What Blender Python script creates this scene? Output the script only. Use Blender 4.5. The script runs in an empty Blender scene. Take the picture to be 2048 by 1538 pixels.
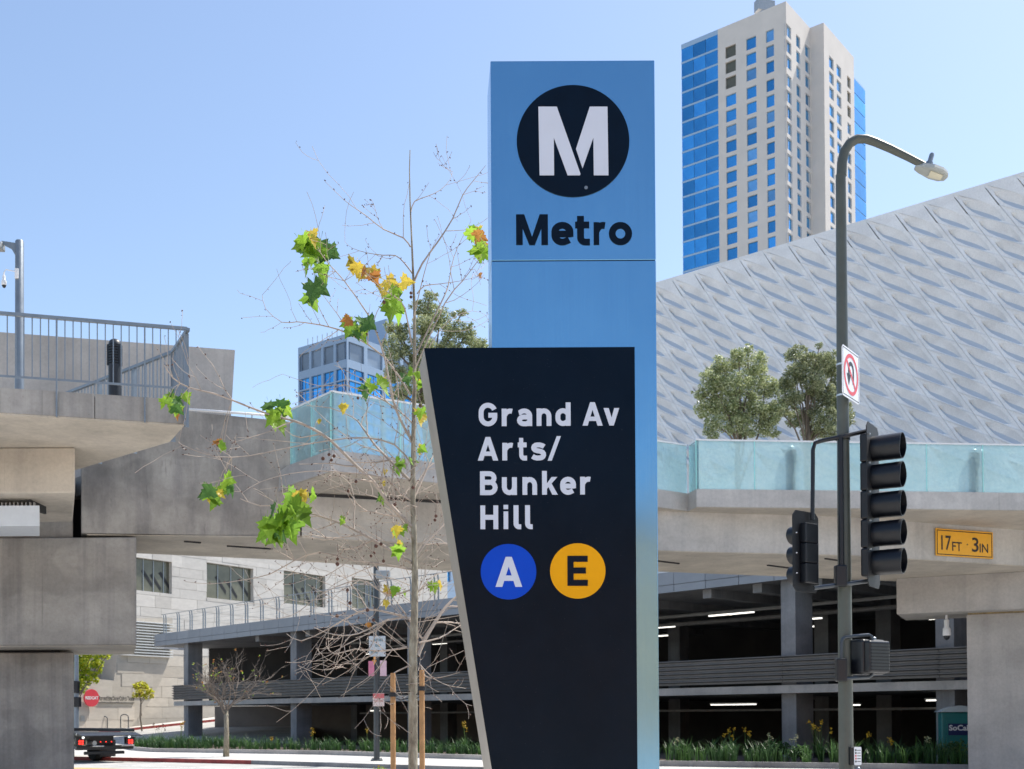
import bpy, math, random
from mathutils import Vector, Matrix
R = math.radians
rnd = random.Random(7)
scene = bpy.context.scene
C = scene.collection

# ------------------------------------------------------------------ camera
FPX, EYE = 2300.0, 1.6
cam_d = bpy.data.cameras.new("Camera")
cam = bpy.data.objects.new("Camera", cam_d); C.objects.link(cam)
cam_d.sensor_width = 36.0; cam_d.lens = FPX / 2048 * 36.0
cam_d.clip_start = 0.1; cam_d.clip_end = 6000
PITCH, ROLL, PY0 = R(0.8), -0.0053, 1398.0
CM = Matrix.Rotation(R(90) + PITCH, 3, 'X') @ Matrix.Rotation(ROLL, 3, 'Z')
cam.location = (0, 0, EYE); cam.rotation_euler = CM.to_euler()
cam_d.shift_y = (PY0 - 769) / 2048
cam_d.dof.use_dof = True; cam_d.dof.focus_distance = 6.2; cam_d.dof.aperture_fstop = 9.0
scene.camera = cam

# ------------------------------------------------------------------ sky, sun, exposure
SUN_AZ, SUN_EL = R(54.6), R(58)
w = bpy.data.worlds.new("World"); scene.world = w; w.use_nodes = True
nt = w.node_tree
sky = nt.nodes.new('ShaderNodeTexSky'); sky.sky_type = 'NISHITA'; sky.sun_disc = False
sky.sun_elevation = SUN_EL; sky.sun_rotation = SUN_AZ
sky.air_density = 1.0; sky.dust_density = 0.9; sky.ozone_density = 0.35; sky.altitude = 80
nt.links.new(sky.outputs[0], nt.nodes['Background'].inputs[0])
nt.nodes['Background'].inputs[1].default_value = 0.15
sd = bpy.data.lights.new("Sun", 'SUN'); sd.energy = 4.6; sd.angle = R(0.53); sd.color = (1.0, 0.95, 0.87)
sun = bpy.data.objects.new("Sun", sd); C.objects.link(sun)
SV = Vector((math.sin(SUN_AZ) * math.cos(SUN_EL), math.cos(SUN_AZ) * math.cos(SUN_EL), math.sin(SUN_EL)))
sun.rotation_euler = SV.to_track_quat('Z', 'Y').to_euler(); sun.location = SV * 300
scene.view_settings.view_transform = 'Standard'; scene.view_settings.look = 'None'
scene.view_settings.exposure = 0.55; scene.view_settings.gamma = 1.0
scene.view_settings.use_curve_mapping = False
scene.render.engine = 'CYCLES'
scene.cycles.max_bounces = 8; scene.cycles.diffuse_bounces = 5; scene.cycles.transparent_max_bounces = 16
scene.cycles.use_denoising = True

# ------------------------------------------------------------------ helpers
def ray(px, py):
    return CM @ Vector(((px - 1024) / FPX, -(py - PY0) / FPX, -1))
EYEV = Vector((0, 0, EYE))
def at(px, py, Y):                      # the point seen at a pixel, Y metres ahead
    d = ray(px, py); return EYEV + d * (Y / d.y)
def atz(px, py, Z):                     # the point seen at a pixel, at height Z
    d = ray(px, py); return EYEV + d * ((Z - EYE) / d.z)
def on_plane(px, py, O, N):
    d = ray(px, py); return EYEV + d * ((O - EYEV).dot(N) / d.dot(N))

WL = {}
def tag(o, label=None, cat=None, group=None, kind=None):
    if label: o['label'] = label
    if cat: o['category'] = cat
    if group: o['group'] = group
    if kind: o['kind'] = kind
    return o
def thing(name, label, cat, loc, group=None):
    o = bpy.data.objects.new(name, None); C.objects.link(o)
    o.empty_display_size = 0.2
    o.location = loc; WL[o.name] = Vector(loc)
    return tag(o, label, cat, group)
def link(name, me, parent=None, loc=(0, 0, 0), rot=None):
    o = bpy.data.objects.new(name, me); C.objects.link(o)
    loc = Vector(loc); WL[o.name] = loc
    if parent: o.parent = parent; o.location = loc - WL[parent.name]
    else: o.location = loc
    if rot is not None: o.rotation_euler = rot
    return o
def mk(name, verts, faces, mats, parent=None, smooth=False, mi=None):
    verts = [Vector(v) for v in verts]
    lo = [min(v[i] for v in verts) for i in range(3)]; hi = [max(v[i] for v in verts) for i in range(3)]
    c = Vector(((lo[0] + hi[0]) / 2, (lo[1] + hi[1]) / 2, lo[2]))
    me = bpy.data.meshes.new(name)
    me.from_pydata([tuple(v - c) for v in verts], [], faces)
    for m in (mats if isinstance(mats, (list, tuple)) else [mats]): me.materials.append(m)
    if mi: me.polygons.foreach_set('material_index', mi)
    if smooth: me.polygons.foreach_set('use_smooth', [True] * len(me.polygons))
    me.update()
    return link(name, me, parent, c)

class MB:
    """collects shapes, then build() links them as one mesh"""
    def __init__(s): s.v = []; s.f = []; s.m = []
    def add(s, v, f, m=0):
        n = len(s.v); s.v += [Vector(p) for p in v]; s.f += [tuple(i + n for i in q) for q in f]; s.m += [m] * len(f)
        return s
    def hexa(s, p, m=0):   # 4 bottom + 4 top
        return s.add(p, [(3, 2, 1, 0), (4, 5, 6, 7), (0, 1, 5, 4), (1, 2, 6, 5), (2, 3, 7, 6), (3, 0, 4, 7)], m)
    def box(s, c, sx, sy, sz, rot=0.0, m=0, frame=None):
        c = Vector(c)
        if frame: ax, ay, az = frame
        else: ax = Vector((math.cos(rot), math.sin(rot), 0)); ay = Vector((-math.sin(rot), math.cos(rot), 0)); az = Vector((0, 0, 1))
        p = [c + ax * (i * sx / 2) + ay * (j * sy / 2) + az * (k * sz / 2) for k in (-1, 1) for i, j in ((-1, -1), (1, -1), (1, 1), (-1, 1))]
        return s.hexa(p, m)
    def prism(s, poly, z0, z1, m=0):
        n = len(poly)
        a = sum(poly[i][0] * poly[(i + 1) % n][1] - poly[(i + 1) % n][0] * poly[i][1] for i in range(n))
        if a < 0: poly = list(reversed(poly))
        v = [(p[0], p[1], z0) for p in poly] + [(p[0], p[1], z1) for p in poly]
        f = [tuple(range(n - 1, -1, -1)), tuple(range(n, 2 * n))] + [(i, (i + 1) % n, n + (i + 1) % n, n + i) for i in range(n)]
        return s.add(v, f, m)
    def extr(s, poly, N, d, m=0):   # polygon of 3-D points pushed along N by d
        n = len(poly); poly = [Vector(p) for p in poly]
        v = poly + [p + N * d for p in poly]
        f = [tuple(range(n - 1, -1, -1)), tuple(range(n, 2 * n))] + [(i, (i + 1) % n, n + (i + 1) % n, n + i) for i in range(n)]
        return s.add(v, f, m)
    def tube(s, pts, r, n=8, m=0, cap=True):
        pts = [Vector(p) for p in pts]
        rs = r if isinstance(r, (list, tuple)) else [r] * len(pts)
        t0 = (pts[1] - pts[0]).normalized()
        up = Vector((0, 0, 1)) if abs(t0.z) < 0.9 else Vector((1, 0, 0))
        a = t0.cross(up).normalized(); v = []; f = []
        for i, p in enumerate(pts):
            t = (pts[min(i + 1, len(pts) - 1)] - pts[max(i - 1, 0)]).normalized()
            a = (a - t * a.dot(t)).normalized(); b = t.cross(a)
            v += [p + (a * math.cos(q) + b * math.sin(q)) * rs[i] for q in (2 * math.pi * k / n for k in range(n))]
        for i in range(len(pts) - 1):
            for k in range(n):
                f.append((i * n + k, i * n + (k + 1) % n, (i + 1) * n + (k + 1) % n, (i + 1) * n + k))
        if cap:
            f.append(tuple(range(n - 1, -1, -1))); f.append(tuple(range((len(pts) - 1) * n, len(pts) * n)))
        return s.add(v, f, m)
    def lathe(s, c, prof, n=16, m=0, axis=None):   # prof: (radius, height)
        c = Vector(c); az = Vector(axis).normalized() if axis else Vector((0, 0, 1))
        ax = az.orthogonal().normalized(); ay = az.cross(ax); v = []; f = []
        for r, h in prof:
            v += [c + az * h + (ax * math.cos(2 * math.pi * k / n) + ay * math.sin(2 * math.pi * k / n)) * r for k in range(n)]
        for i in range(len(prof) - 1):
            for k in range(n):
                f.append((i * n + k, i * n + (k + 1) % n, (i + 1) * n + (k + 1) % n, (i + 1) * n + k))
        f.append(tuple(range(n - 1, -1, -1))); f.append(tuple(range((len(prof) - 1) * n, len(prof) * n)))
        return s.add(v, f, m)
    def build(s, name, mats, parent=None, smooth=False):
        return mk(name, s.v, s.f, mats, parent, smooth, s.m)
def autosmooth(o, ang=40):
    me = o.data
    me.polygons.foreach_set('use_smooth', [True] * len(me.polygons))
    try: me.set_sharp_from_angle(angle=R(ang))
    except Exception: pass
    return o
def bevel(o, w=0.01, seg=2):
    m = o.modifiers.new('Bevel', 'BEVEL'); m.width = w; m.segments = seg; m.limit_method = 'ANGLE'; return o

# ------------------------------------------------------------------ materials
def nodes(name):
    m = bpy.data.materials.new(name); m.use_nodes = True
    t = m.node_tree; b = t.nodes['Principled BSDF']; return m, t, b
def noise(t, scale, detail=4, rough=0.6, vec=None, sc=None):
    n = t.nodes.new('ShaderNodeTexNoise'); n.inputs['Scale'].default_value = scale
    n.inputs['Detail'].default_value = detail; n.inputs['Roughness'].default_value = rough
    if vec is not None:
        if sc:
            mp = t.nodes.new('ShaderNodeMapping'); mp.inputs['Scale'].default_value = sc
            t.links.new(vec, mp.inputs[0]); vec = mp.outputs[0]
        t.links.new(vec, n.inputs['Vector'])
    return n.outputs['Fac']
def ramp(t, fac, stops):
    r = t.nodes.new('ShaderNodeValToRGB'); e = r.color_ramp.elements
    while len(e) < len(stops): e.new(0.5)
    for x, (p, c) in zip(e, stops): x.position = p; x.color = (c[0], c[1], c[2], 1)
    t.links.new(fac, r.inputs[0]); return r.outputs[0]
def mixc(t, a, b, fac, mode='MIX'):
    n = t.nodes.new('ShaderNodeMix'); n.data_type = 'RGBA'; n.blend_type = mode
    for s, i in ((a, 6), (b, 7)):
        if isinstance(s, (tuple, list)): n.inputs[i].default_value = (s[0], s[1], s[2], 1)
        else: t.links.new(s, n.inputs[i])
    if isinstance(fac, (int, float)): n.inputs[0].default_value = fac
    else: t.links.new(fac, n.inputs[0])
    return n.outputs[2]
def bumpn(t, b, h, strength=0.3, dist=0.02):
    n = t.nodes.new('ShaderNodeBump'); n.inputs['Strength'].default_value = strength; n.inputs['Distance'].default_value = dist
    t.links.new(h, n.inputs['Height']); t.links.new(n.outputs[0], b.inputs['Normal'])
def geo(t): return t.nodes.new('ShaderNodeNewGeometry').outputs['Position']
def objc(t): return t.nodes.new('ShaderNodeTexCoord').outputs['Object']
def plain(name, col, rough=0.55, metal=0.0, var=0.12, scale=6.0, bump=0.0, coat=0.0, rvar=0.0, objvar=0.0):
    m, t, b = nodes(name)
    f = noise(t, scale, 5, 0.6, objc(t))
    d = [max(0, x * (1 - var)) for x in col]; l = [min(1, x * (1 + var)) for x in col]
    c = ramp(t, f, [(0.3, d), (0.7, l)])
    if objvar:
        oi = t.nodes.new('ShaderNodeObjectInfo')
        c = mixc(t, c, ramp(t, oi.outputs['Random'], [(0, [1 - objvar] * 3), (1, [1 + objvar * 0.3] * 3)]), 1.0, 'MULTIPLY')
    t.links.new(c, b.inputs['Base Color'])
    b.inputs['Roughness'].default_value = rough; b.inputs['Metallic'].default_value = metal
    if coat: b.inputs['Coat Weight'].default_value = coat; b.inputs['Coat Roughness'].default_value = 0.08
    if rvar:
        r = ramp(t, noise(t, scale * 2.3, 5, 0.7, objc(t)), [(0.3, [max(0, rough - rvar)] * 3), (0.7, [min(1, rough + rvar)] * 3)])
        t.links.new(r, b.inputs['Roughness'])
    if bump: bumpn(t, b, noise(t, scale * 8, 3, 0.6, objc(t)), bump, 0.01)
    return m
def concrete(name, col, stain=0.35, rough=0.8):
    m, t, b = nodes(name); P = geo(t)
    big = ramp(t, noise(t, 0.55, 6, 0.62, P), [(0.32, [x * (1 - stain * 0.45) for x in col]), (0.66, [min(1, x * 1.10) for x in col])])
    streak = ramp(t, noise(t, 1.0, 5, 0.65, P, (2.6, 2.6, 0.10)), [(0.38, [1 - stain * 0.5, 1 - stain * 0.5, 1 - stain * 0.45]), (0.56, [1, 1, 1])])
    form = ramp(t, noise(t, 1.0, 1, 0.4, P, (0.45, 0.45, 1.4)), [(0.42, [0.93] * 3), (0.5, [1.0] * 3), (0.6, [1.04] * 3)])
    patch = ramp(t, noise(t, 1.0, 2, .35, P, (.9, .9, 1.3)), [(.40, [1 - stain * .28] * 3), (.46, [1.0] * 3), (.56, [1.0] * 3), (.60, [1 + stain * .18] * 3)])
    big = mixc(t, big, patch, 1.0, 'MULTIPLY')
    drip = ramp(t, noise(t, 1.0, 4, .6, P, (7, 7, .16)), [(.30, [1 - stain * .55] * 3), (.36, [1.0] * 3)])
    big = mixc(t, big, drip, .8, 'MULTIPLY')
    fine = ramp(t, noise(t, 14, 6, 0.75, P), [(0.28, [0.86] * 3), (0.6, [1.03] * 3)])
    pits = ramp(t, noise(t, 38, 2, 0.5, P), [(0.27, [0.72] * 3), (0.33, [1] * 3)])
    c = mixc(t, mixc(t, mixc(t, mixc(t, big, streak, 0.8, 'MULTIPLY'), form, 0.7, 'MULTIPLY'), fine, 1.0, 'MULTIPLY'), pits, 0.7, 'MULTIPLY')
    t.links.new(c, b.inputs['Base Color']); b.inputs['Roughness'].default_value = rough
    bumpn(t, b, noise(t, 22, 6, 0.7, P), 0.25, 0.01)
    return m
def emit(name, col, s):
    m, t, b = nodes(name); b.inputs['Base Color'].default_value = (*col, 1)
    b.inputs['Emission Color'].default_value = (*col, 1); b.inputs['Emission Strength'].default_value = s; return m
def leafmat(name, c1, c2, trans=0.5, gloss=0.35):
    m, t, b = nodes(name); oi = t.nodes.new('ShaderNodeObjectInfo')
    f = noise(t, 2.2, 3, 0.6, geo(t))
    c = ramp(t, f, [(0.3, c1), (0.7, c2)])
    c = mixc(t, c, ramp(t, oi.outputs['Random'], [(0, [0.72] * 3), (1, [1.15] * 3)]), 1.0, 'MULTIPLY')
    t.links.new(c, b.inputs['Base Color']); b.inputs['Roughness'].default_value = 0.45
    b.inputs['Specular IOR Level'].default_value = gloss
    tr = t.nodes.new('ShaderNodeBsdfTranslucent'); c2n = mixc(t, c, (1.0, 1.0, 0.45), 0.35, 'MULTIPLY')
    br = t.nodes.new('ShaderNodeBrightContrast'); t.links.new(c2n, br.inputs[0]); br.inputs[1].default_value = 0.05
    t.links.new(br.outputs[0], tr.inputs[0])
    mx = t.nodes.new('ShaderNodeMixShader'); mx.inputs[0].default_value = trans
    t.links.new(b.outputs[0], mx.inputs[1]); t.links.new(tr.outputs[0], mx.inputs[2])
    t.links.new(mx.outputs[0], t.nodes['Material Output'].inputs[0]); return m

m_conc = concrete('concrete_bridge', (0.375, 0.35, 0.315), 0.62)
m_conc2 = concrete('concrete_bounce_tan', (0.52, 0.465, 0.39), 0.3)  # tan of light bounced off the street, put into the concrete colour
m_concw = concrete('concrete_pale', (0.45, 0.425, 0.395), 0.25)
m_concr = concrete('concrete_deck', (0.50, 0.48, 0.45), 0.3)
m_concg = concrete('concrete_garage', (0.26, 0.26, 0.265), 0.4)
m_walk = concrete('pavement_concrete', (0.56, 0.54, 0.50), 0.25)
m_road = concrete('road_surface', (0.44, 0.43, 0.40), 0.3, 0.9)
m_red_curb = plain('red_curb_paint', (0.30, 0.045, 0.04), 0.7, var=0.35, scale=3)
m_yellow_paint = plain('yellow_road_paint', (0.60, 0.38, 0.06), 0.7, var=0.25)
m_white_paint = plain('white_road_paint', (0.72, 0.72, 0.70), 0.7, var=0.15)
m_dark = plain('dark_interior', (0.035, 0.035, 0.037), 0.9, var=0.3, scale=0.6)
m_black = plain('black_powder_coat', (0.016, 0.019, 0.025), 0.42, var=0.25, rvar=0.1)
m_steel = plain('painted_steel', (0.20, 0.235, 0.27), 0.42, 0.35, var=0.1, rvar=0.12)
m_bright = plain('brushed_steel', (0.62, 0.62, 0.60), 0.35, 0.85, var=0.1)
m_galv = plain('galvanised', (0.42, 0.43, 0.43), 0.45, 0.6, var=0.15)
m_white = plain('white_paint', (0.78, 0.78, 0.78), 0.5, var=0.05)
# ================================================================== GROUND
def sheet(name, poly, z, m, kind='structure', label=None, cat=None):
    n = len(poly)
    a = sum(poly[i][0] * poly[(i + 1) % n][1] - poly[(i + 1) % n][0] * poly[i][1] for i in range(n))
    if a < 0: poly = poly[::-1]
    o = mk(name, [(p[0], p[1], z) for p in poly], [tuple(range(n))], m); tag(o, label, cat, kind=kind); return o
sheet('ground', [(-2500, -2500), (2500, -2500), (2500, 2500), (-2500, 2500)], -0.16, concrete('ground_far', (0.26, 0.25, 0.23), 0.2, 0.9),
      label='wide grey ground reaching to the horizon', cat='ground')
near = [(-60, 44.8), (8, 18), (30, 6), (60, -20), (60, -60), (-60, -60)]
curb = [(-42, 61), (-24, 50.6), (-17.5, 46.6), (-9.5, 41.8), (-0.98, 35.4), (5, 31), (14, 26.5), (40, 12)]
planter = [(-19.3, 57.5), (-18.5, 55.7), (-16.5, 52.6), (-8.0, 47.8), (-1.15, 41.3), (4.55, 35.4), (12.65, 31.6), (20, 27.5)]
sheet('road', [(-70, 80)] + curb + [(70, -5), (30, -20)] + [(30, 5), (8, 17), (-60, 43.8)], -0.14, m_road,
      label='pale sunlit asphalt street behind the station sign', cat='road')
def pv(name, poly, z0, z1, m, label, cat):
    b = MB(); b.prism(poly, z0, z1); o = b.build(name, m); tag(o, label, cat, kind='structure'); return o
pv('pavement', near, -0.3, 0.0, m_walk, 'near concrete pavement in front of the street', 'pavement')
inn = [(p[0] + 0.12, p[1] + 0.16) for p in curb]
back = [(30, 40), (30, 60), (-19.3, 62), (-42, 66)]
far_walk = pv('pavement', inn + [(40, 30)] + planter[::-1] + [(-30, 62), (-42, 66)], -0.3, 0.0, m_walk, 'sunlit white pavement between planter and street', 'pavement')
for i in range(len(curb) - 1):
    a, b2 = Vector((*curb[i], 0)), Vector((*curb[i + 1], 0)); L = (b2 - a).length; nseg = max(1, int(L / 2.4))
    for k in range(nseg):
        p = a.lerp(b2, k / nseg); q = a.lerp(b2, (k + 1) / nseg - 0.012 / L)
        d = Vector((0.10, 0.14, 0))
        mb = MB(); mb.hexa([p + Vector((0, 0, -0.3)), q + Vector((0, 0, -0.3)), q + d + Vector((0, 0, -0.3)), p + d + Vector((0, 0, -0.3)),
                            p + Vector((.012, .016, 0.004)), q + Vector((.012, .016, 0.004)), q + d + Vector((0, 0, 0.004)), p + d + Vector((0, 0, 0.004))])
        red = p.x < -11.2
        mb.build('kerb_stone', m_red_curb if red else m_concg, far_walk)
# painted lines on the street
def stripe(p, q, wd, m, label):
    d = (Vector(q) - Vector(p)).normalized(); n = Vector((-d.y, d.x)) * wd / 2
    p = Vector(p); q = Vector(q)
    sheet('road_marking', [p + n, q + n, q - n, p - n], -0.135, m, label=label, cat='marking')
stripe((-30, 48.0), (-5, 33.6), 0.5, m_yellow_paint, 'yellow painted line on the street beside the pier')
stripe((-34, 53.5), (0, 32.6), 0.14, m_white_paint, 'thin white line painted along the street')
# hill street behind, climbing to the right
def rowpts(l): return [at(px, py, Y) for px, py, Y in l]
r0 = rowpts([(60, 1484, 66), (190, 1478, 70), (430, 1484, 66), (620, 1486, 64)])
r1 = rowpts([(60, 1480, 80), (190, 1468.5, 80), (430, 1443, 88), (620, 1423, 96)])
r2 = [p + Vector((0, 0, 0.17)) for p in r1]
r3 = rowpts([(60, 1470, 84), (190, 1462, 84), (430, 1434, 93), (620, 1414, 102)])
r0 = [Vector((p.x, p.y, -0.13)) for p in r0]
V = r0 + r1
tag(mk('road', V, [(0, 1, 5, 4), (1, 2, 6, 5), (2, 3, 7, 6)], m_road), 'hill street climbing past the stone theatre', 'road', kind='structure')
V = r2 + r3 + [p - Vector((0, 0, .6)) for p in r3]
hp = tag(mk('pavement', V, [(0, 1, 5, 4), (1, 2, 6, 5), (2, 3, 7, 6)], m_walk), 'sloping pavement below the stone theatre wall', 'pavement', kind='structure')
for i in range(3):
    for k in range(4):
        p, q = r1[i].lerp(r1[i + 1], k / 4), r1[i].lerp(r1[i + 1], k / 4 + 0.247)
        mb = MB(); mb.hexa([p + Vector((0, -.15, -.3)), q + Vector((0, -.15, -.3)), q + Vector((0, 0.03, -.3)), p + Vector((0, 0.03, -.3)),
                            p + Vector((0, -.15, .175)), q + Vector((0, -.15, .175)), q + Vector((0, 0.03, .175)), p + Vector((0, 0.03, .175))])
        mb.build('kerb_stone', m_red_curb, hp)

# ================================================================== FOOTBRIDGE (centre and right)
ZD, ZF, ZG = 6.6, 6.2, 5.3
br = thing('footbridge', 'concrete footbridge with aqua glass parapet crossing behind the sign', 'bridge', (0, 27, ZG))
front = [atz(*p, ZG) for p in [(604, 1074), (885, 1088), (1402, 1103), (1702, 1110), (2048, 1131), (2300, 1146)]]
rear = [atz(*p, ZG) for p in [(100, 1097), (273, 1105), (560, 1118), (945, 1144), (1320, 1142), (1580, 1152), (1700, 1158), (2300, 1180)]]
lf = [atz(*p, ZG) + Vector((-.15, .8, 0)) for p in [(172, 1067), (300, 1069), (515, 1071), (590, 1074)]]
rear = [p for p in rear]; rear[0] = atz(172, 1100, ZG)
mb = MB(); mb.prism([(p.x, p.y) for p in lf + front + rear[::-1]], ZG, ZF); mb.build('girder', m_concr, br)
lf2 = [atz(*p, ZG) + Vector((0, .03, 0)) for p in [(172, 1067), (300, 1069), (515, 1071), (590, 1074)]]
mb = MB(); mb.prism([(p.x, p.y + .02) for p in lf2 + front] + [(p.x, p.y - .02) for p in rear[::-1]], ZG - .02, ZG - .001); mb.build('soffit', m_conc2, br)  # thin sheet added so the underside carries the bounce tan
# soffit drains and joints on the underside
for px, py, a in [(1330, 1121, .1), (1560, 1131, .1), (385, 1081, 0), (500, 1092, -.1), (1675, 1118, 0.1)]:
    p = atz(px, py, ZG); mb = MB(); mb.box(p - Vector((0, 0, .034)), 1.0 if px > 450 else .35, .05, .03, a + 0.6); mb.build('drain_slot', m_dark, br)
dk = [atz(*p, ZD) for p in [(578, 930), (663, 899), (870, 925), (1315, 978), (1376, 987), (1393, 978), (1700, 981), (2300, 989)]]
inner_left = Vector((-6.2, 26.9, ZD))
deck_poly = [(p.x, p.y) for p in dk] + [(17, 30.2), (9, 32), (4, 31.8), (-1, 31.4), (-5, 30.8), (-6.8, 29), (-6.2, 26.2)]
mb = MB(); mb.prism(deck_poly, ZF + 0.002, ZD); deck = mb.build('deck_slab', m_concr, br)
mb = MB(); cdx, cdy = sum(p[0] for p in deck_poly) / len(deck_poly), sum(p[1] for p in deck_poly) / len(deck_poly)
mb.prism([(p[0] + (cdx - p[0]) * .004, p[1] + .03) for p in deck_poly], ZF - .012, ZF - .001); mb.build('soffit', m_conc2, br)  # deck underside sheet, bounced street light put into its colour
for gpx in ([(604, 985), (700, 990), (885, 1000)], [(1402, 1027), (1600, 1038), (1990, 1060)]):
    gp = [atz(a, b, ZF) for a, b in gpx]
    for i in range(2):
        p, q = gp[i], gp[i + 1]; d = (q - p); mb = MB(); mb.box((p + q) / 2 + Vector((0, -.05, -.05)), d.length - .01, .06, .05, math.atan2(d.y, d.x)); mb.build('drip_channel', m_dark, br)
# left upstand girder (parapet wall)
A0, A1 = atz(163, 1066, ZG + 0.01), atz(600, 1073, ZG + 0.01)
B0, B1 = atz(163, 802.5, 7.85), atz(598, 845, 7.85)
th = Vector((-0.45, 1.15, 0))
# lower body merges with the girder: set 12 mm proud
fr = Vector((0.006, -0.012, 0))
A0, A1, B0, B1 = A0 + fr, A1 + fr, B0 + fr, B1 + fr
np_ = (A1 - A0).cross(B0 - A0).normalized(); B1 = on_plane(598, 845, A0, np_)
mb = MB(); mb.hexa([A0, A1, A1 + th, A0 + th, B0, B1, B1 + th, B0 + th]); mb.build('parapet_wall', m_conc, br)
mb = MB(); mb.prism([(A0.x - .1, A0.y + .5), (A1.x + .1, A1.y + .5), (-6.3, 27.3), (-11.5, 26.3)], ZF + .004, ZD - .004); mb.build('deck_slab', m_conc, br)
# handrail above the parapet wall
h0, h1 = atz(366, 812, 7.99) + th * .2, atz(590, 828, 7.99) + th * .2
hr = MB(); hr.tube([h0, h1], 0.028, 8); hrail = hr.build('handrail', m_white, br, True)
for k in range(4):
    p = h0.lerp(h1, (k + .5) / 4); q = MB(); q.tube([p, p - Vector((0, 0, .16))], .014, 6); q.build('rail_bracket', m_galv, hrail)

# glass: panes between deck edge points, splits given as pixel columns
def glass_mat():
    m, t, b = nodes('frosted_aqua_glass'); P = geo(t)
    col = ramp(t, noise(t, 1.3, 3, .5, P), [(.35, (.70, .87, .88)), (.65, (.80, .93, .93))])
    col = mixc(t, col, ramp(t, noise(t, 16, 2, .5, P), [(.36, (.80, .88, .92)), (.62, (1.06, 1.04, 1.03))]), .35, 'MULTIPLY')
    tr = t.nodes.new('ShaderNodeBsdfTranslucent'); t.links.new(col, tr.inputs[0])
    df = t.nodes.new('ShaderNodeBsdfDiffuse'); t.links.new(col, df.inputs[0])
    gl = t.nodes.new('ShaderNodeBsdfGlossy'); gl.inputs['Roughness'].default_value = .12; gl.inputs[0].default_value = (.85, .95, 1, 1)
    tp = t.nodes.new('ShaderNodeBsdfTransparent'); tp.inputs[0].default_value = (.78, .92, .94, 1)
    bm = t.nodes.new('ShaderNodeBump'); bm.inputs['Strength'].default_value = .5; bm.inputs['Distance'].default_value = .03
    t.links.new(noise(t, 9, 2, .5, P), bm.inputs['Height'])
    for n in (tr, df, gl): t.links.new(bm.outputs[0], n.inputs['Normal'])
    def mix(a, b2, f):
        x = t.nodes.new('ShaderNodeMixShader')
        if isinstance(f, float): x.inputs[0].default_value = f
        else: t.links.new(f, x.inputs[0])
        t.links.new(a, x.inputs[1]); t.links.new(b2, x.inputs[2]); return x.outputs[0]
    fr = t.nodes.new('ShaderNodeFresnel'); fr.inputs[0].default_value = 1.45
    s = mix(tr.outputs[0], df.outputs[0], .35); s = mix(s, tp.outputs[0], .58); s = mix(s, gl.outputs[0], fr.outputs[0])
    t.links.new(s, t.nodes['Material Output'].inputs[0]); return m
m_glass = glass_mat()
m_glass_edge = plain('glass_edge', (.35, .72, .66), .2, var=.05)
def pane(p, q, parent):
    d = (q - p).normalized(); n = Vector((d.y, -d.x, 0))
    p2, q2 = p + d * .006 - n * .035, q - d * .006 - n * .035
    mb = MB(); Z = Vector((0, 0, 1.09)); t = n * -.024; up = Vector((0, 0, .003))
    mb.hexa([p2 + up, q2 + up, q2 + t + up, p2 + t + up, p2 + Z, q2 + Z, q2 + t + Z, p2 + t + Z])
    g = mb.build('glass_pane', m_glass, parent)
    e = MB(); e.box((p2 + t * .5) + Vector((0, 0, .545)), .022, .03, 1.085, math.atan2(d.y, d.x)); e.build('pane_edge', m_glass_edge, g)
    c = MB(); c.box((p2 + q2) / 2 + t * .5 + Vector((0, 0, 1.107)), (q2 - p2).length + .02, .05, .034, math.atan2(d.y, d.x))
    c.build('cap_rail', m_white, g)
segs = [(dk[0], dk[1], 2), (dk[1], dk[4], 6), (dk[4], dk[5], 1), (dk[5], dk[7], 8)]
for p, q, n in segs:
    for k in range(n): pane(p.lerp(q, k / n), p.lerp(q, (k + 1) / n), br)

# bollard lamps
def bollard(p, h, label, group='round topped bollard lamps', cap=None):
    b = thing('bollard_lamp', label, 'bollard', p, group); r = .105
    mb = MB(); mb.lathe(p, [(r, 0), (r, h - .42)], 20); autosmooth(mb.build('post', m_black, b))
    mb = MB(); mb.lathe(p + Vector((0, 0, h - .42)), [(r * .8, 0), (r * .8, .30)], 20); autosmooth(mb.build('lens', m_dark, b))
    for k in range(7):
        mb = MB(); mb.lathe(p + Vector((0, 0, h - .405 + k * .044)), [(r, 0), (r, .024), (r * .82, .036)], 20); autosmooth(mb.build('louvre_ring', m_black, b))
    mb = MB(); mb.lathe(p + Vector((0, 0, h - .105)), [(r, 0), (r * .97, .03), (r * .8, .075), (r * .45, .10), (.01, .106)], 20); autosmooth(mb.build('dome_cap', cap or m_black, b))
    for s in (-1, 1):
        mb = MB(); mb.box(p + Vector((s * r * .93, -.02, h - .27)), .03, .09, .34); mb.build('rib', m_black, b)
    return b
def place_bollard(px, Yp, lab): 
    p = at(px, 1000, Yp); bollard(Vector((p.x, Yp, ZD)), 1.04, lab, cap=m_bright)  # bright steel cap stands in for sun glint on a black dome
place_bollard(1582, 25.85, 'bollard lamp behind the aqua glass, left of the traffic pole')
place_bollard(1948, 26.25, 'bollard lamp behind the aqua glass, right of the signal visors')

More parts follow.
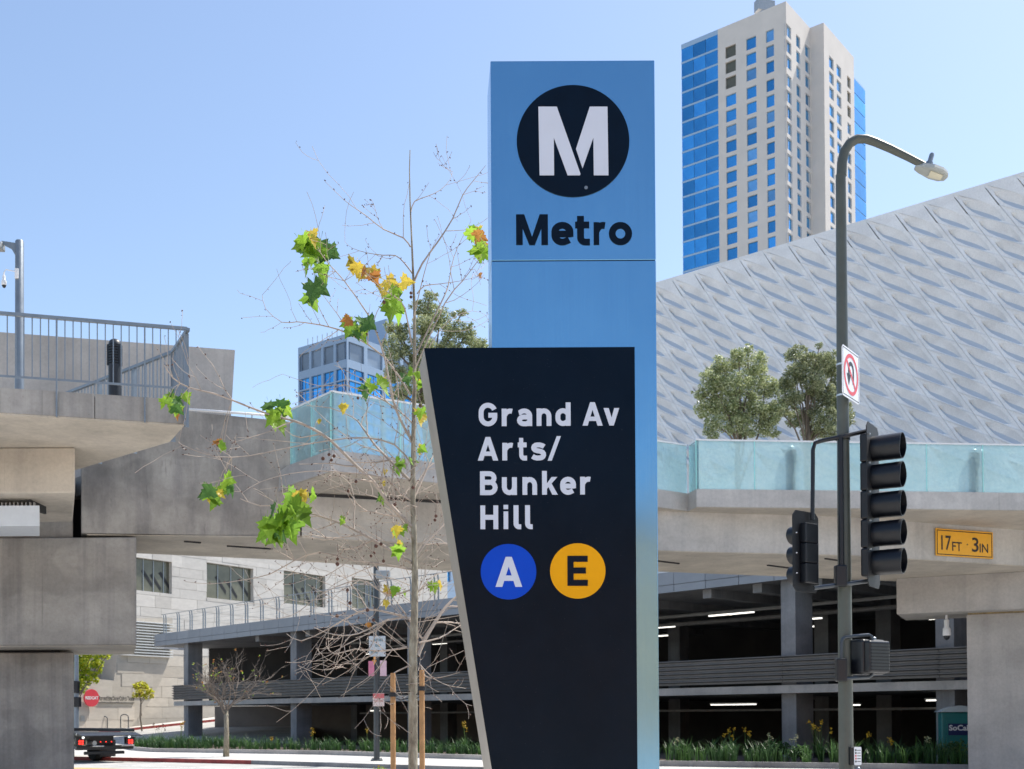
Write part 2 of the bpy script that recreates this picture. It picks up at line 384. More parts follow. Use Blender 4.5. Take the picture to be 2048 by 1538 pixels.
# clearance sign on the girder
def frame_of(p, q):   # wall frame from two plan points: right, up, outward
    r = (Vector(q) - Vector(p)); r.z = 0; r.normalize(); return r, Vector((0, 0, 1)), Vector((r.y, -r.x, 0))
def text_mesh(s, size=1.0, bold=0.0, space=1.0):
    cu = bpy.data.curves.new('txt', 'FONT'); cu.body = s; cu.size = size; cu.offset = bold; cu.resolution_u = 3; cu.space_character = space
    o = bpy.data.objects.new('txt', cu); C.objects.link(o)
    dg = bpy.context.evaluated_depsgraph_get(); dg.update()
    me = o.evaluated_get(dg).to_mesh()
    v = [tuple(x.co) for x in me.vertices]; f = [tuple(p.vertices) for p in me.polygons]
    o.evaluated_get(dg).to_mesh_clear(); bpy.data.objects.remove(o); bpy.data.curves.remove(cu)
    return v, f
def put_text(name, s, O, Rv, Uv, Nv, width, height, m, parent, bold=0.0, lift=.004, space=1.0):
    """fit a line of lettering into width x height with its lower left corner at O"""
    v, f = text_mesh(s, 1.0, bold, space)
    x0, x1 = min(p[0] for p in v), max(p[0] for p in v); y0, y1 = min(p[1] for p in v), max(p[1] for p in v)
    kx, ky = width / (x1 - x0), height / (y1 - y0)
    return mk(name, [O + Rv * ((p[0] - x0) * kx) + Uv * ((p[1] - y0) * ky) + Nv * lift for p in v], f, m, parent)
m_sign_yellow = plain('sign_yellow', (.82, .40, .02), .45, var=.06)
m_letter_black = plain('letter_black', (.012, .012, .014), .5, var=.1)
g0, g1 = front[3], front[4]
Rv, Uv, Nv = frame_of(g0, g1)
sO = on_plane(1871, 1111, g0 + Nv * .03, Nv); sE = on_plane(1985, 1117, g0 + Nv * .03, Nv)
sw = (sE - sO).length; sh = .66
cs = thing('clearance_sign', 'yellow 17 FT 3 IN clearance sign fixed to the girder', 'sign', sO)
mb = MB(); mb.extr([sO, sO + Rv * sw, sO + Rv * sw + Uv * sh, sO + Uv * sh], Nv, .02); mb.build('plate', m_sign_yellow, cs)
bw = .02
for (a, b_, c_, d_) in [(.03, .03, sw - .03, .03 + bw), (.03, sh - .03 - bw, sw - .03, sh - .03), (.03, .03 + bw, .03 + bw, sh - .03 - bw), (sw - .03 - bw, .03 + bw, sw - .03, sh - .03 - bw)]:
    mb = MB(); q = sO + Nv * .0205; mb.extr([q + Rv * a + Uv * b_, q + Rv * c_ + Uv * b_, q + Rv * c_ + Uv * d_, q + Rv * a + Uv * d_], Nv, .003); mb.build('border', m_letter_black, cs)
q = sO + Nv * .02
for s, x, wd, hh in [('17', .10, .19, .36), ('FT', .31, .19, .22), ('3', .70, .13, .36), ('IN', .85, .17, .22)]:
    put_text('lettering', s, q + Rv * (x / 1.12 * sw) + Uv * .14, Rv, Uv, Nv, wd / 1.12 * sw, hh, m_letter_black, cs, .012)
mb = MB(); mb.extr([q + Rv * (.535 * sw) + Uv * .30, q + Rv * (.555 * sw) + Uv * .30, q + Rv * (.555 * sw) + Uv * .33, q + Rv * (.535 * sw) + Uv * .33], Nv, .003); mb.build('lettering', m_letter_black, cs)

# right pier
rp = thing('bridge_pier', 'right hand concrete bridge pier with broad cap beneath the girder', 'pier', (13.5, 32, 0), 'bridge piers')
c0, c1 = at(1793, 1162, 31.4), at(2200, 1130, 29.2)
zt = ZG - .026
cb = at(1793, 1228, 31.4).z
mb = MB(); mb.prism([(c0.x, c0.y), (c1.x, c1.y), (c1.x + .8, c1.y + 2.2), (c0.x + 1.0, c0.y + 2.2)], cb, zt); mb.build('pier_cap', m_concw, rp)
k0, k1 = at(1934, 1300, 31.2), at(2260, 1300, 29.5)
mb = MB(); mb.prism([(k0.x, k0.y), (k1.x, k1.y), (k1.x + .8, k1.y + 2), (k0.x + .9, k0.y + 2)], -.2, cb - .05); mb.build('column', m_concw, rp)
mb = MB(); mb.prism([(k0.x + .05, k0.y + .04), (k1.x, k1.y + .05), (k1.x + .8, k1.y + 1.9), (k0.x + .9, k0.y + 1.9)], cb - .05, cb); mb.build('joint_filler', plain('joint_filler', (.42, .33, .18), .9, var=.3, scale=14), rp)
def dome_camera(p, label, s=1.0, arm=None):
    t = thing('dome_camera', label, 'camera', p)
    mb = MB(); mb.lathe(p, [(.03 * s, 0), (.03 * s, -.10 * s), (.06 * s, -.13 * s), (.06 * s, -.30 * s), (.09 * s, -.34 * s), (.10 * s, -.50 * s), (.085 * s, -.52 * s)], 16); autosmooth(mb.build('housing', m_white, t))
    mb = MB(); mb.lathe(p + Vector((0, 0, -.52 * s)), [(.08 * s, 0), (.075 * s, -.05 * s), (.05 * s, -.09 * s), (.01, -.11 * s)], 16); autosmooth(mb.build('dome', m_black, t))
    if arm:
        mb = MB(); mb.tube(arm, .02 * s, 8); mb.build('mount_arm', m_white, t)
    return t
p = at(1893, 1228, 31.8); p.z = cb - .002
dome_camera(p, 'white dome camera hanging under the right pier cap', 1.1)

# ================================================================== LEFT PIER
lp = thing('bridge_pier', 'left hand concrete pier with stepped cap carrying girder and walkway', 'pier', (-9, 24, 0), 'bridge piers')
def quadx(name, pxr, Y, xl, z0, z1, depth, m, parent, bx=None, yl=None):
    p = at(pxr, 1430, Y); k = p.x / p.y
    bxr = (bx if bx is not None else p.x * (Y + depth) / Y - .05)
    mb = MB(); mb.prism([(xl, yl or Y), (p.x, Y), (bxr, Y + depth), (xl, Y + depth)], z0, z1); return bevel(mb.build(name, m, parent), .03)
quadx('pier_cap', 273, 23.15, -15, at(273, 1290, 23.15).z, ZG - .07, 3.2, m_conc, lp)
quadx('soffit', 272, 23.18, -14.9, at(273, 1290, 23.15).z - .02, at(273, 1290, 23.15).z - .001, 3.1, m_conc2, lp)  # sheet under the cap, coloured as if lit from below
quadx('column', 148, 24.2, -15, -.2, at(273, 1290, 23.15).z - .08, 2.2, m_conc, lp)
quadx('joint_pad', 120, 24.4, -14.5, at(273, 1290, 23.15).z - .08, at(273, 1290, 23.15).z - .02, 1.8, m_dark, lp)
quadx('upper_wall', 146, 23.3, -15, ZG - .07, ZF + .3, 2.4, m_conc, lp)
quadx('bearing_block', 150, 19.5, -15, at(146, 986, 19.5).z, ZF - .004, 2.9, m_conc2, lp)
mb = MB(); q0, q1 = at(160, 1066, 23.4), at(265, 1066, 23.5)
for k in range(3):
    q = q0.lerp(q1, (k + .5) / 3); mb = MB(); mb.box((q.x - .1, q.y + .35, ZG - .035), .28, .4, .07); mb.build('bearing', m_dark, lp)
jf0, jf1 = at(120, 1000, 24.3), at(185, 1000, 24.3)
mb = MB(); mb.hexa([Vector((x, y, z)) for z in (ZG - .06, ZF + .2) for x, y in ((jf0.x, 24.3), (jf1.x, 24.3), (jf1.x - .1, 24.5), (jf0.x, 24.5))]); mb.build('gap_shade_sheet', m_dark, lp)  # dark sheet standing in for shade inside the girder end gap
# panel box under the bearing block
fb = at(-60, 1052, 19.9); fb2 = at(79, 1052, 19.9); ft = at(79, 1011, 19.9).z
lb = thing('panel_box', 'pale blue grey panel box slung below the left walkway block', 'cabinet', (fb2.x - .6, 20.3, fb2.z))
mb = MB(); mb.prism([(fb.x - 1, 19.9), (fb2.x, 19.9), (fb2.x - .45, 21.0), (fb.x - 1, 21.0)], fb2.z, ft); mb.build('housing', plain('panel_paint', (.62, .66, .70), .4, var=.05), lb)
bb = at(146, 986, 19.5).z
for xx in (fb2.x - .25, fb2.x - .9):
    mb = MB(); mb.box((xx, 20.4, (ft + bb) / 2), .05, .7, bb - ft); mb.build('hanger', m_dark, lb)
for k in range(16):
    mb = MB(); mb.box((fb2.x - .15 - k * .07, 20.05, ft + .04), .02, .05, .08); mb.build('louvre', m_galv, lb)

# ================================================================== LEFT WALKWAY with railing
wk = thing('walkway', 'elevated concrete walkway end with grey steel railing, upper left', 'walkway', (-8, 19, ZF))
T = atz(372, 800, ZD); F0 = atz(0, 775, ZD); dirF = (F0 - T).normalized()
F0 = T + dirF * 9.5
E1 = atz(342, 884, ZF); E2 = atz(146, 942, ZF); dirB = (E2 - E1).normalized(); E3 = E1 + dirB * 9
poly = [(F0.x, F0.y), (T.x, T.y), (E1.x, E1.y), (E3.x, E3.y)]
cen = Vector((sum(p[0] for p in poly) / 4, sum(p[1] for p in poly) / 4, 0))
def shrink(p, d=.14):
    v = (cen - Vector((p[0], p[1], 0))).normalized() * d; return (p[0] + v.x, p[1] + v.y)
mb = MB(); mb.prism([shrink(p) for p in poly], ZF + .02, ZD - .03); mb.build('deck_slab', m_conc2, wk)
# haunch: soffit sheet, bounced light put into its tan
mb = MB(); mb.prism([shrink(p, .03) for p in poly], ZF - .002, ZF + .018); mb.build('soffit', m_conc2, wk)
# fascia panels
def fascia(a, b2, n, name='fascia_panel'):
    d = (b2 - a); L = d.length; d.normalize(); nrm = Vector((d.y, -d.x, 0))
    for k in range(n):
        p = a + d * (L * k / n + .006); q = a + d * (L * (k + 1) / n - .006)
        mb = MB(); mb.hexa([p + Vector((0, 0, ZF + .02 - p.z)), q + Vector((0, 0, ZF + .02 - q.z)), q - nrm * .12 + Vector((0, 0, ZF + .02 - q.z)), p - nrm * .12 + Vector((0, 0, ZF + .02 - p.z)),
                            p + Vector((0, 0, ZD - p.z)), q + Vector((0, 0, ZD - q.z)), q - nrm * .12 + Vector((0, 0, ZD - q.z)), p - nrm * .12 + Vector((0, 0, ZD - p.z))])
        mb.build(name, m_conc, wk)
fascia(F0, T, 7); fascia(Vector((T.x, T.y, ZD)), Vector((E1.x, E1.y, ZD)), 1); fascia(Vector((E1.x, E1.y, ZD)), Vector((E3.x, E3.y, ZD)), 4)
rl = MB(); 
# railing: part with posts, balusters, rails as sub-parts
ztop = 7.72
rail_obj = MB()
def railing(a, b2, post_s, bal_gap, name):
    d = (b2 - a); L = d.length; d.normalize(); nrm = Vector((d.y, -d.x, 0)); ang = math.atan2(d.y, d.x)
    mb = MB(); mb.box((a + b2) / 2 + nrm * .03 + Vector((0, 0, ztop - ZD)), L + .04, .055, .05, ang)
    top = mb.build('railing', m_steel, wk)
    mb = MB(); mb.box((a + b2) / 2 + nrm * .03 + Vector((0, 0, .17)), L, .012, .035, ang); mb.build('bottom_rail', m_steel, top)
    s = 0.0
    for ps in post_s:
        p = a + d * ps + nrm * .03
        mb = MB(); mb.box(p + Vector((0, 0, (ztop - .03 - ZF) / 2 - (ZD - ZF))), .022, .075, ztop - ZF - .03, ang)
        mb.build('post', m_steel, top)
    x = bal_gap
    base = None
    while x < L - .03:
        if all(abs(x - q) > .05 for q in post_s):
            p = a + d * x + nrm * .03 + Vector((0, 0, .18))
            if base is None:
                mb = MB(); mb.box(p + Vector((0, 0, (ztop - ZD - .2) / 2)), .016, .016, ztop - ZD - .2, ang); base = mb.build('baluster', m_steel, top)
            else:
                o = link('baluster', base.data, top, p)
        x += bal_gap
a, b2 = F0, T
L = (b2 - a).length
def s_of(px):   # arc position along the front edge of a pixel column
    lo, hi = 0, L
    best = min(range(400), key=lambda i: abs(px - (1024 + FPX * (a + (b2 - a) * (i / 399)).x / (a + (b2 - a) * (i / 399)).y)))
    return L * best / 399
ps = [s_of(115), s_of(290)]; gap = ps[1] - ps[0]
railing(a, b2, [ps[0] - 3 * gap, ps[0] - 2 * gap, ps[0] - gap, ps[0], ps[1], L - .02], gap / 11, 'front')
Tz, E1z, E3z = Vector((T.x, T.y, ZD)), Vector((E1.x, E1.y, ZD)), Vector((E3.x, E3.y, ZD))
railing(Tz, E1z, [.12, (E1z - Tz).length - .02], .115, 'end')
railing(E1z, E3z, [1.2 * k for k in range(1, 8)], .118, 'rear')
p = at(230, 700, 18.75); bollard(Vector((p.x, 18.75, ZD - .03)), 1.22, 'black bollard lamp behind the walkway railing, upper left')
# lamp post on the walkway
p = at(39, 700, 19.6); base = Vector((p.x, 19.6, ZD - .03)); zt = at(39, 481, 19.6).z
lm = thing('lamp_post', 'grey lamp post rising behind the walkway railing, far left', 'lamp post', base)
mb = MB(); mb.lathe(base, [(.075, 0), (.07, zt - base.z - .02), (.055, zt - base.z)], 16); autosmooth(mb.build('pole', m_steel, lm))
mb = MB(); e = Vector((base.x, base.y, zt - .03)); mb.add([], [])
arm = [e + Vector((-.05, 0, -.02)), e + Vector((-.05, 0, -.26)), e + Vector((-.13, 0, -.12)), e + Vector((-.3, 0, -.03)), e + Vector((-.3, 0, .02))]
mb.extr([q + Vector((0, -.02, 0)) for q in arm], Vector((0, 1, 0)), .04); mb.build('arm', m_steel, lm)
mb = MB(); h = e + Vector((-.55, 0, -.03)); mb.hexa([h + Vector((-.3, -.14, -.06)), h + Vector((.26, -.12, -.10)), h + Vector((.26, .12, -.10)), h + Vector((-.3, .14, -.06)), h + Vector((-.3, -.12, .03)), h + Vector((.28, -.07, .02)), h + Vector((.28, .07, .02)), h + Vector((-.3, .12, .03))]); bevel(mb.build('luminaire', m_galv, lm), .02)
pc = at(8, 545, 19.55); pb = at(30, 548, 19.55)
dome_camera(pc, 'small white dome camera on the far left lamp post', .42, [pc, pc + Vector((.03, 0, .05)), pb + Vector((.08, 0, .03))])
mbx = MB(); mbx.box(pb + Vector((0.04, 0, 0)), .06, .08, .17); mbx.build('mount_plate', m_white, bpy.data.objects[[o.name for o in C.objects if o.name.startswith('dome_camera')][-1]])
# screen wall behind the walkway
s0, s1 = at(-120, 655, 26.2), at(470, 700, 26.4); sb = at(452, 850, 26.4); sb.z = ZD
sw_ = MB(); a0 = Vector((s0.x, s0.y, ZD)); a1 = sb
sd0 = Vector((-.22, .35, 0)); sw_.hexa([a0, a1, a1 + sd0, a0 + sd0, s0, s1, s1 + sd0, s0 + sd0])
o = sw_.build('screen_wall', m_concw); tag(o, 'tall plain concrete wall with slanted end behind the walkway railing', 'wall')
# ================================================================== PARKING GARAGE
ga = thing('parking_garage', 'open grey concrete parking garage with ribbed railings behind the planting', 'garage', (0, 55, 0))
GP = [Vector((x, y, 0)) for x, y in [(-22.6, 82.5), (-23.7, 81.2), (-24.35, 79.4), (-24.35, 77.8), (-23.7, 76.6), (-22.3, 75.2), (-20.5, 73.2), (-15.3, 67.4), (-11.1, 62.8), (-7.06, 58.3), (-.5, 51.6), (5.8, 45), (9.74, 40.3), (13.4, 36), (17, 31.9)]]
cum = [0.0]
for i in range(len(GP) - 1): cum.append(cum[-1] + (GP[i + 1] - GP[i]).length)
def gpos(s):
    s = max(0, min(cum[-1] - 1e-6, s))
    for i in range(len(GP) - 1):
        if s <= cum[i + 1]:
            d = (GP[i + 1] - GP[i]).normalized(); return GP[i] + d * (s - cum[i]), d, Vector((d.y, -d.x, 0))
def gs_of(px):
    best = None
    for i in range(1200):
        s = cum[3] + (cum[-1] - cum[3]) * i / 1199; p = gpos(s)[0]; e = abs(1024 + FPX * p.x / p.y - px)
        if best is None or e < best[0]: best = (e, s)
    return best[1]
IN = Vector((.74, .67, 0))
Z1a, Z1b, Z2, Z3 = 2.32, 2.60, 6.33, 7.12
def strip(name, s0, s1, off0, off1, z0, z1, m, parent, step=1.2):
    n = max(1, int((s1 - s0) / step + .5)); mb = MB(); prev = None
    vs = []; 
    for k in range(n + 1):
        p, d, nr = gpos(s0 + (s1 - s0) * k / n)
        if k == n: p, d, nr = gpos(s1 - 1e-4)
        vs += [p + nr * off0 + Vector((0, 0, z0)), p + nr * off1 + Vector((0, 0, z0)), p + nr * off1 + Vector((0, 0, z1)), p + nr * off0 + Vector((0, 0, z1))]
    f = [(3, 2, 1, 0)]
    for k in range(n):
        a = 4 * k; b = a + 4
        for j in range(4): f.append((a + j, a + (j + 1) % 4, b + (j + 1) % 4, b + j))
    f.append(tuple(4 * n + j for j in range(4)))
    return mk(name, vs, f, m, parent)
m_fascia = plain('garage_fascia_metal', (.27, .285, .315), .5, .15, var=.05, scale=1.5, objvar=.10)
m_slat = plain('rail_slat', (.15, .147, .148), .5, .3, var=.15, scale=2)
s_end = gs_of(1790)
n = int((s_end) / 1.55)
for k in range(n):
    a, b = s_end * k / n + .012, s_end * (k + 1) / n - .012
    strip('fascia_panel', a, b, 0, -.12, Z2 + .30, Z3, m_fascia, ga)
    strip('fascia_panel', a, b, -.015, -.12, Z2, Z2 + .285, m_fascia, ga)
# roof slab and floors
def floor(name, z0, z1, m, s0, s1, depth, inset=.16):
    pts = []; k = 0
    N = 26
    for k in range(N + 1):
        p, d, nr = gpos(s0 + (s1 - s0) * k / N); pts.append((p.x - nr.x * inset, p.y - nr.y * inset))
    e1 = gpos(s1)[0] + IN * depth; e0 = gpos(s0)[0] + IN * depth
    mb = MB(); mb.prism(pts + [(e1.x, e1.y), (e0.x, e0.y)], z0, z1); return mb.build(name, m, ga)
floor('roof_slab', Z2 + .02, Z3 - .05, m_concg, cum[3], cum[-1] - .2, 24)
s_a = gs_of(347)
floor('floor_slab', Z1a + .01, Z1b - .01, m_concg, s_a, cum[-1] - .2, 22, .3)
strip('slab_edge', s_a, cum[-1] - .1, -.02, -.31, Z1a, Z1b, m_concw, ga, 3)
# ribbed railing, each slat a part
bays = [s_a] + [gs_of(px) for px in (577, 812, 985, 1221, 1565)] + [gs_of(1880), cum[-1] - .1]
for i in range(len(bays) - 1):
    for k in range(6):
        z = 2.70 + k * .158
        s0, s1 = bays[i] + .01, bays[i + 1] - .01
        n_ = max(1, int((s1 - s0) / 4)); vs = []; f = []
        for q in range(n_ + 1):
            p, d, nr = gpos(min(s0 + (s1 - s0) * q / n_, s1 - 1e-4))
            vs += [p + nr * .02 + Vector((0, 0, z + .075)), p + nr * .13 + Vector((0, 0, z + .112)), p + nr * .13 + Vector((0, 0, z + .140)), p + nr * .0 + Vector((0, 0, z + .156)), p - nr * .02 + Vector((0, 0, z)), p + nr * .01 + Vector((0, 0, z))]
        for q in range(n_):
            for j in range(6): f.append((q * 6 + j, q * 6 + (j + 1) % 6, q * 6 + 6 + (j + 1) % 6, q * 6 + 6 + j))
        f += [(5, 4, 3, 2, 1, 0), tuple(n_ * 6 + j for j in range(6))]
        mk('railing_slat', vs, f, m_slat, ga)
# columns
def gcol(s, back, wd, dp, m, z0=-.2, z1=Z2 + .02, name='column'):
    p, d, nr = gpos(s); c = p - nr * (back + dp / 2)
    mb = MB(); mb.box(c + Vector((0, 0, (z0 + z1) / 2)), wd, dp, z1 - z0, math.atan2(d.y, d.x)); return mb.build(name, m, ga)
for px in (362, 577, 812, 985, 1221, 1565, 1880): gcol(gs_of(px), .34, .62, 1.0, m_concg)
m_conc_in = concrete('concrete_garage_inner', (.16, .16, .16), .4)  # darker copy of the garage concrete, interior shade in its colour
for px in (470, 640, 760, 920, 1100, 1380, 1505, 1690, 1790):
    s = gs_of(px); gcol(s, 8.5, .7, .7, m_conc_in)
# inner walls
def wall(name, p, q, z0, z1, m, th=.3):
    d = (q - p); mb = MB(); mb.box((p + q) / 2 + Vector((0, 0, (z0 + z1) / 2)), d.length, th, z1 - z0, math.atan2(d.y, d.x)); return mb.build(name, m, ga)
P0 = gpos(gs_of(436))[0]; 
w0 = at(432, 1430, 82); w1 = gpos(gs_of(577))[0] + IN * 15; w2 = gpos(cum[-1])[0] + IN * 21
w0.z = w1.z = w2.z = 0
m_inner_wall = plain('inner_wall', (.045, .043, .042), .9, var=.35, scale=.4)  # near-black wall colour stands in for the deep garage shade
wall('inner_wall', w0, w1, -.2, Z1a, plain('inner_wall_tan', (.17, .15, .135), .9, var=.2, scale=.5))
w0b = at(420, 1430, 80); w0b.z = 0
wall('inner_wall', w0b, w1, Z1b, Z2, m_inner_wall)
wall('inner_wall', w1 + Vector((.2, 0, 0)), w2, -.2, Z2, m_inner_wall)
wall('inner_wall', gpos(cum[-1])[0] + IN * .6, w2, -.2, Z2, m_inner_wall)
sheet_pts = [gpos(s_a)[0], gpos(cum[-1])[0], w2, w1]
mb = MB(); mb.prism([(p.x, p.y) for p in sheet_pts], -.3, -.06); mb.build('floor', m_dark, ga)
# ceiling beams
for px in (500, 600, 700, 820, 940, 1100, 1240, 1400, 1500, 1620, 1720, 1830):
    s = gs_of(px); p, d, nr = gpos(s); 
    mb = MB(); c = p + IN * 9 + Vector((0, 0, Z2 - .14)); mb.box(c, 17, .4, .34, math.atan2(IN.y, IN.x)); mb.build('ceiling_beam', m_concg, ga)
m_tube = emit('fluorescent_tube', (1.0, .97, .88), 1.3)
def pipe(px0, px1, back, z, r, m=m_galv):
    a, b = gs_of(px0), gs_of(px1); pts = []
    for k in range(9):
        p, d, nr = gpos(a + (b - a) * k / 8); pts.append(p - nr * back + Vector((0, 0, z)))
    mb = MB(); mb.tube(pts, r, 6); return mb.build('pipe', m, ga)
m_pipe = plain('pipe_paint', (.24, .23, .22), .6, var=.2)
pipe(600, 1860, 3.2, 5.72, .07, m_pipe); pipe(600, 1860, 5.5, 5.6, .06, m_pipe); pipe(900, 1860, 7, 5.75, .10, m_pipe); pipe(600, 1860, 4, 1.75, .05, m_pipe)
def tubes(px, py, length, back, z):
    # a batten light running along the facade
    best = min((abs(1024 + FPX * (gpos(s)[0] - gpos(s)[2] * back).x / (gpos(s)[0] - gpos(s)[2] * back).y - px), s) for s in [cum[3] + (cum[-1] - cum[3]) * i / 900 for i in range(900)])[1]
    p, d, nr = gpos(best); c = p - nr * back + Vector((0, 0, z))
    mb = MB(); mb.box(c + Vector((0, 0, .045)), length + .1, .16, .05, math.atan2(d.y, d.x)); f = mb.build('batten_light', m_galv, ga)
    mb = MB(); mb.box(c - Vector((0, 0, .01)), length, .10, .05, math.atan2(d.y, d.x)); mb.build('tube', m_tube, f)
for a in [(1440, 0, 1.2, 3.6, 5.68), (1486, 0, 1.2, 3.6, 5.68), (1330, 0, 1.2, 6.2, 5.6), (1620, 0, 1.2, 7.5, 5.6), (1630, 0, 1.0, 10, 5.5), (1330, 0, 1.2, 9.5, 5.5), (745, 0, 1.2, 8, 5.5), (880, 0, 1.2, 6, 5.6),
          (1445, 0, 1.2, 4.6, 2.0), (1492, 0, 1.0, 4.6, 2.0), (1880, 0, 1.0, 4, 2.05), (1915, 0, 1.0, 4, 2.05), (1960, 0, 1, 4, 2.05), (1880, 0, .8, 9.5, 5.4), (1915, 0, .9, 9.5, 5.4), (1712, 0, .4, 8, 1.95), (850, 0, .8, 7, 1.95), (750, 0, .8, 5, 1.9)]: tubes(*a)
# fence on the roof
s0, s1 = cum[4] + .2, gs_of(1010)
fz = MB(); pts = []
N = 30
def froof(s, off, z): p, d, nr = gpos(s); return p - nr * off + Vector((0, 0, z))
rail_f = MB(); rail_f.tube([froof(s0 + (s1 - s0) * k / N, .28, 8.42) for k in range(N + 1)], .022, 5)
fence = rail_f.build('roof_fence', m_galv, ga)
for z in (7.5, 7.75, 8.0, 8.2):
    q = MB(); q.tube([froof(s0 + (s1 - s0) * k / N, .36, z) for k in range(N + 1)], .006, 4); q.build('wire', m_galv, fence)
for k in range(19):
    s = s0 + (s1 - s0) * (k + .1) / 19; p, d, nr = gpos(s)
    for dx in (0, .28):
        q = MB(); b0 = froof(s + dx, .36, 7.05)
        q.tube([b0, b0 + Vector((0, 0, 1.05)), b0 + Vector((0, 0, 1.3)) + nr * .03, b0 + Vector((0, 0, 1.38)) + nr * .10], [.042, .042, .036, .03], 5); q.build('fence_post', m_steel, fence)
# low kerb and bed in front of the garage
pl = thing('planter', 'low concrete kerbed planting bed along the garage', 'planter', (0, 42, 0))
for i in range(len(planter) - 1):
    a, b2 = Vector((*planter[i], 0)), Vector((*planter[i + 1], 0)); L = (b2 - a).length; ns = max(1, int(L / 2.6))
    for k in range(ns):
        p, q = a.lerp(b2, k / ns), a.lerp(b2, (k + 1) / ns - .01 / L); d = Vector((.11, .16, 0)); u = Vector((0, 0, .17)); dn = Vector((0, 0, -.2))
        mb = MB(); mb.hexa([p + dn, q + dn, q + d + dn, p + d + dn, p + u, q + u, q + d + u, p + d + u]); mb.build('kerb_block', m_concg if p.x > 3 else m_concw, pl)  # darker blocks to the right have shade put into their colour
gl = [gpos(cum[4] + (cum[-1] - cum[4]) * k / 12) for k in range(13)]
bed_poly = [(p[0] + .15, p[1] + .2) for p in planter] + [(g[0].x + g[2].x * .2, g[0].y + g[2].y * .2) for g in gl[::-1]]
mb = MB(); mb.prism(bed_poly, -.2, .08); mb.build('soil', plain('soil', (.07, .05, .035), .95, var=.3, scale=3), pl)

# portable toilet
p = at(1905, 1430, 36.2); pt_ = Vector((p.x + .15, 36.2, .0))
bx = thing('portable_toilet', 'teal portable toilet with pale domed roof beside the right pier', 'toilet', pt_)
fr_ = math.radians(-12)
ax = Vector((math.cos(fr_), math.sin(fr_), 0)); ay = Vector((-math.sin(fr_), math.cos(fr_), 0))
ztop_t = at(1905, 1424, 35.6).z
m_teal = plain('teal_plastic', (.015, .17, .17), .4, var=.08)
mb = MB(); mb.box(pt_ + Vector((0, 0, ztop_t / 2)), 1.12, 1.12, ztop_t, fr_); bevel(mb.build('cabin', m_teal, bx), .05)
mb = MB(); half = [(-.62, 0), (-.5, .08), (-.3, .16), (0, .2), (.3, .16), (.5, .08), (.62, 0)]
mb.extr([pt_ + ax * x + Vector((0, 0, ztop_t + z)) - ay * .62 for x, z in half], ay, 1.24); autosmooth(mb.build('roof', plain('toilet_roof', (.5, .56, .58), .5, var=.05), bx))
mb = MB(); o_ = pt_ - ay * .575 + Vector((0, 0, ztop_t - .72)); mb.extr([o_ - ax * .42, o_ + ax * .5, o_ + ax * .5 + Vector((0, 0, .36)), o_ - ax * .42 + Vector((0, 0, .36))], -ay, .006)
pn = mb.build('label_panel', plain('toilet_label', (.01, .02, .10), .4), bx)
put_text('lettering', 'SoCal', o_ - ax * .34 + Vector((0, 0, .14)), ax, Vector((0, 0, 1)), -ay, .56, .18, m_white, pn, .03, .009)
for k in range(2):
    mb = MB(); mb.box(pt_ - ay * .57 + ax * (.15 * (k * 2 - 1) * 2.6) + Vector((0, 0, ztop_t * .45)), .05, .03, ztop_t * .8, fr_); mb.build('rib', m_teal, bx)

# ================================================================== STONE THEATRE (left, behind)
def stone_mat(name, col):
    m, t, b = nodes(name); oi = t.nodes.new('ShaderNodeObjectInfo'); P = geo(t)
    c = ramp(t, noise(t, 1.4, 6, .65, P, (1, 1, 2.2)), [(.3, [x * .88 for x in col]), (.7, [min(1, x * 1.06) for x in col])])
    c = mixc(t, c, ramp(t, oi.outputs['Random'], [(0, (.86, .85, .83)), (.5, (.98, .98, .97)), (1, (1.06, 1.05, 1.03))]), 1.0, 'MULTIPLY')
    t.links.new(c, b.inputs['Base Color']); b.inputs['Roughness'].default_value = .75
    bumpn(t, b, noise(t, 30, 5, .7, P), .15, .02); return m
m_stone = stone_mat('limestone', (.62, .59, .55)); m_stone2 = stone_mat('limestone_warm', (.56, .51, .44))
m_wglass = plain('olive_window_glass', (.13, .125, .09), .15, .1, var=.3, scale=.7)
m_mull = plain('mullion', (.30, .33, .35), .4, .5)
st = thing('stone_theatre', 'pale limestone theatre with square windows seen under the footbridge', 'building', (-25, 92, 0))
O1 = at(413, 1430, 95); O1.z = 0
t1 = Vector((.54, .842, 0)).normalized(); n1 = Vector((t1.y, -t1.x, 0)); UP = Vector((0, 0, 1))
def uv1(px, py):
    p = on_plane(px, py, O1, n1); return ((p - O1).dot(t1), p.z)
wins = []
for (pl_, pt2, pr, pb2) in [((270, 1114), None, (343, 1122), (343, 1188)), ((413, 1124.5), None, (506, 1134), (413, 1195)), ((567, 1140.5), None, (650, 1149), (567, 1206)), ((703, 1155), None, (760, 1160), (703, 1216))]:
    u0, za = uv1(*pl_); u1, _ = uv1(*pr); _, zb = uv1(*pb2); wins.append((u0, u1, zb, za))
U0, U1, H1 = -16.0, 34.0, 19.0
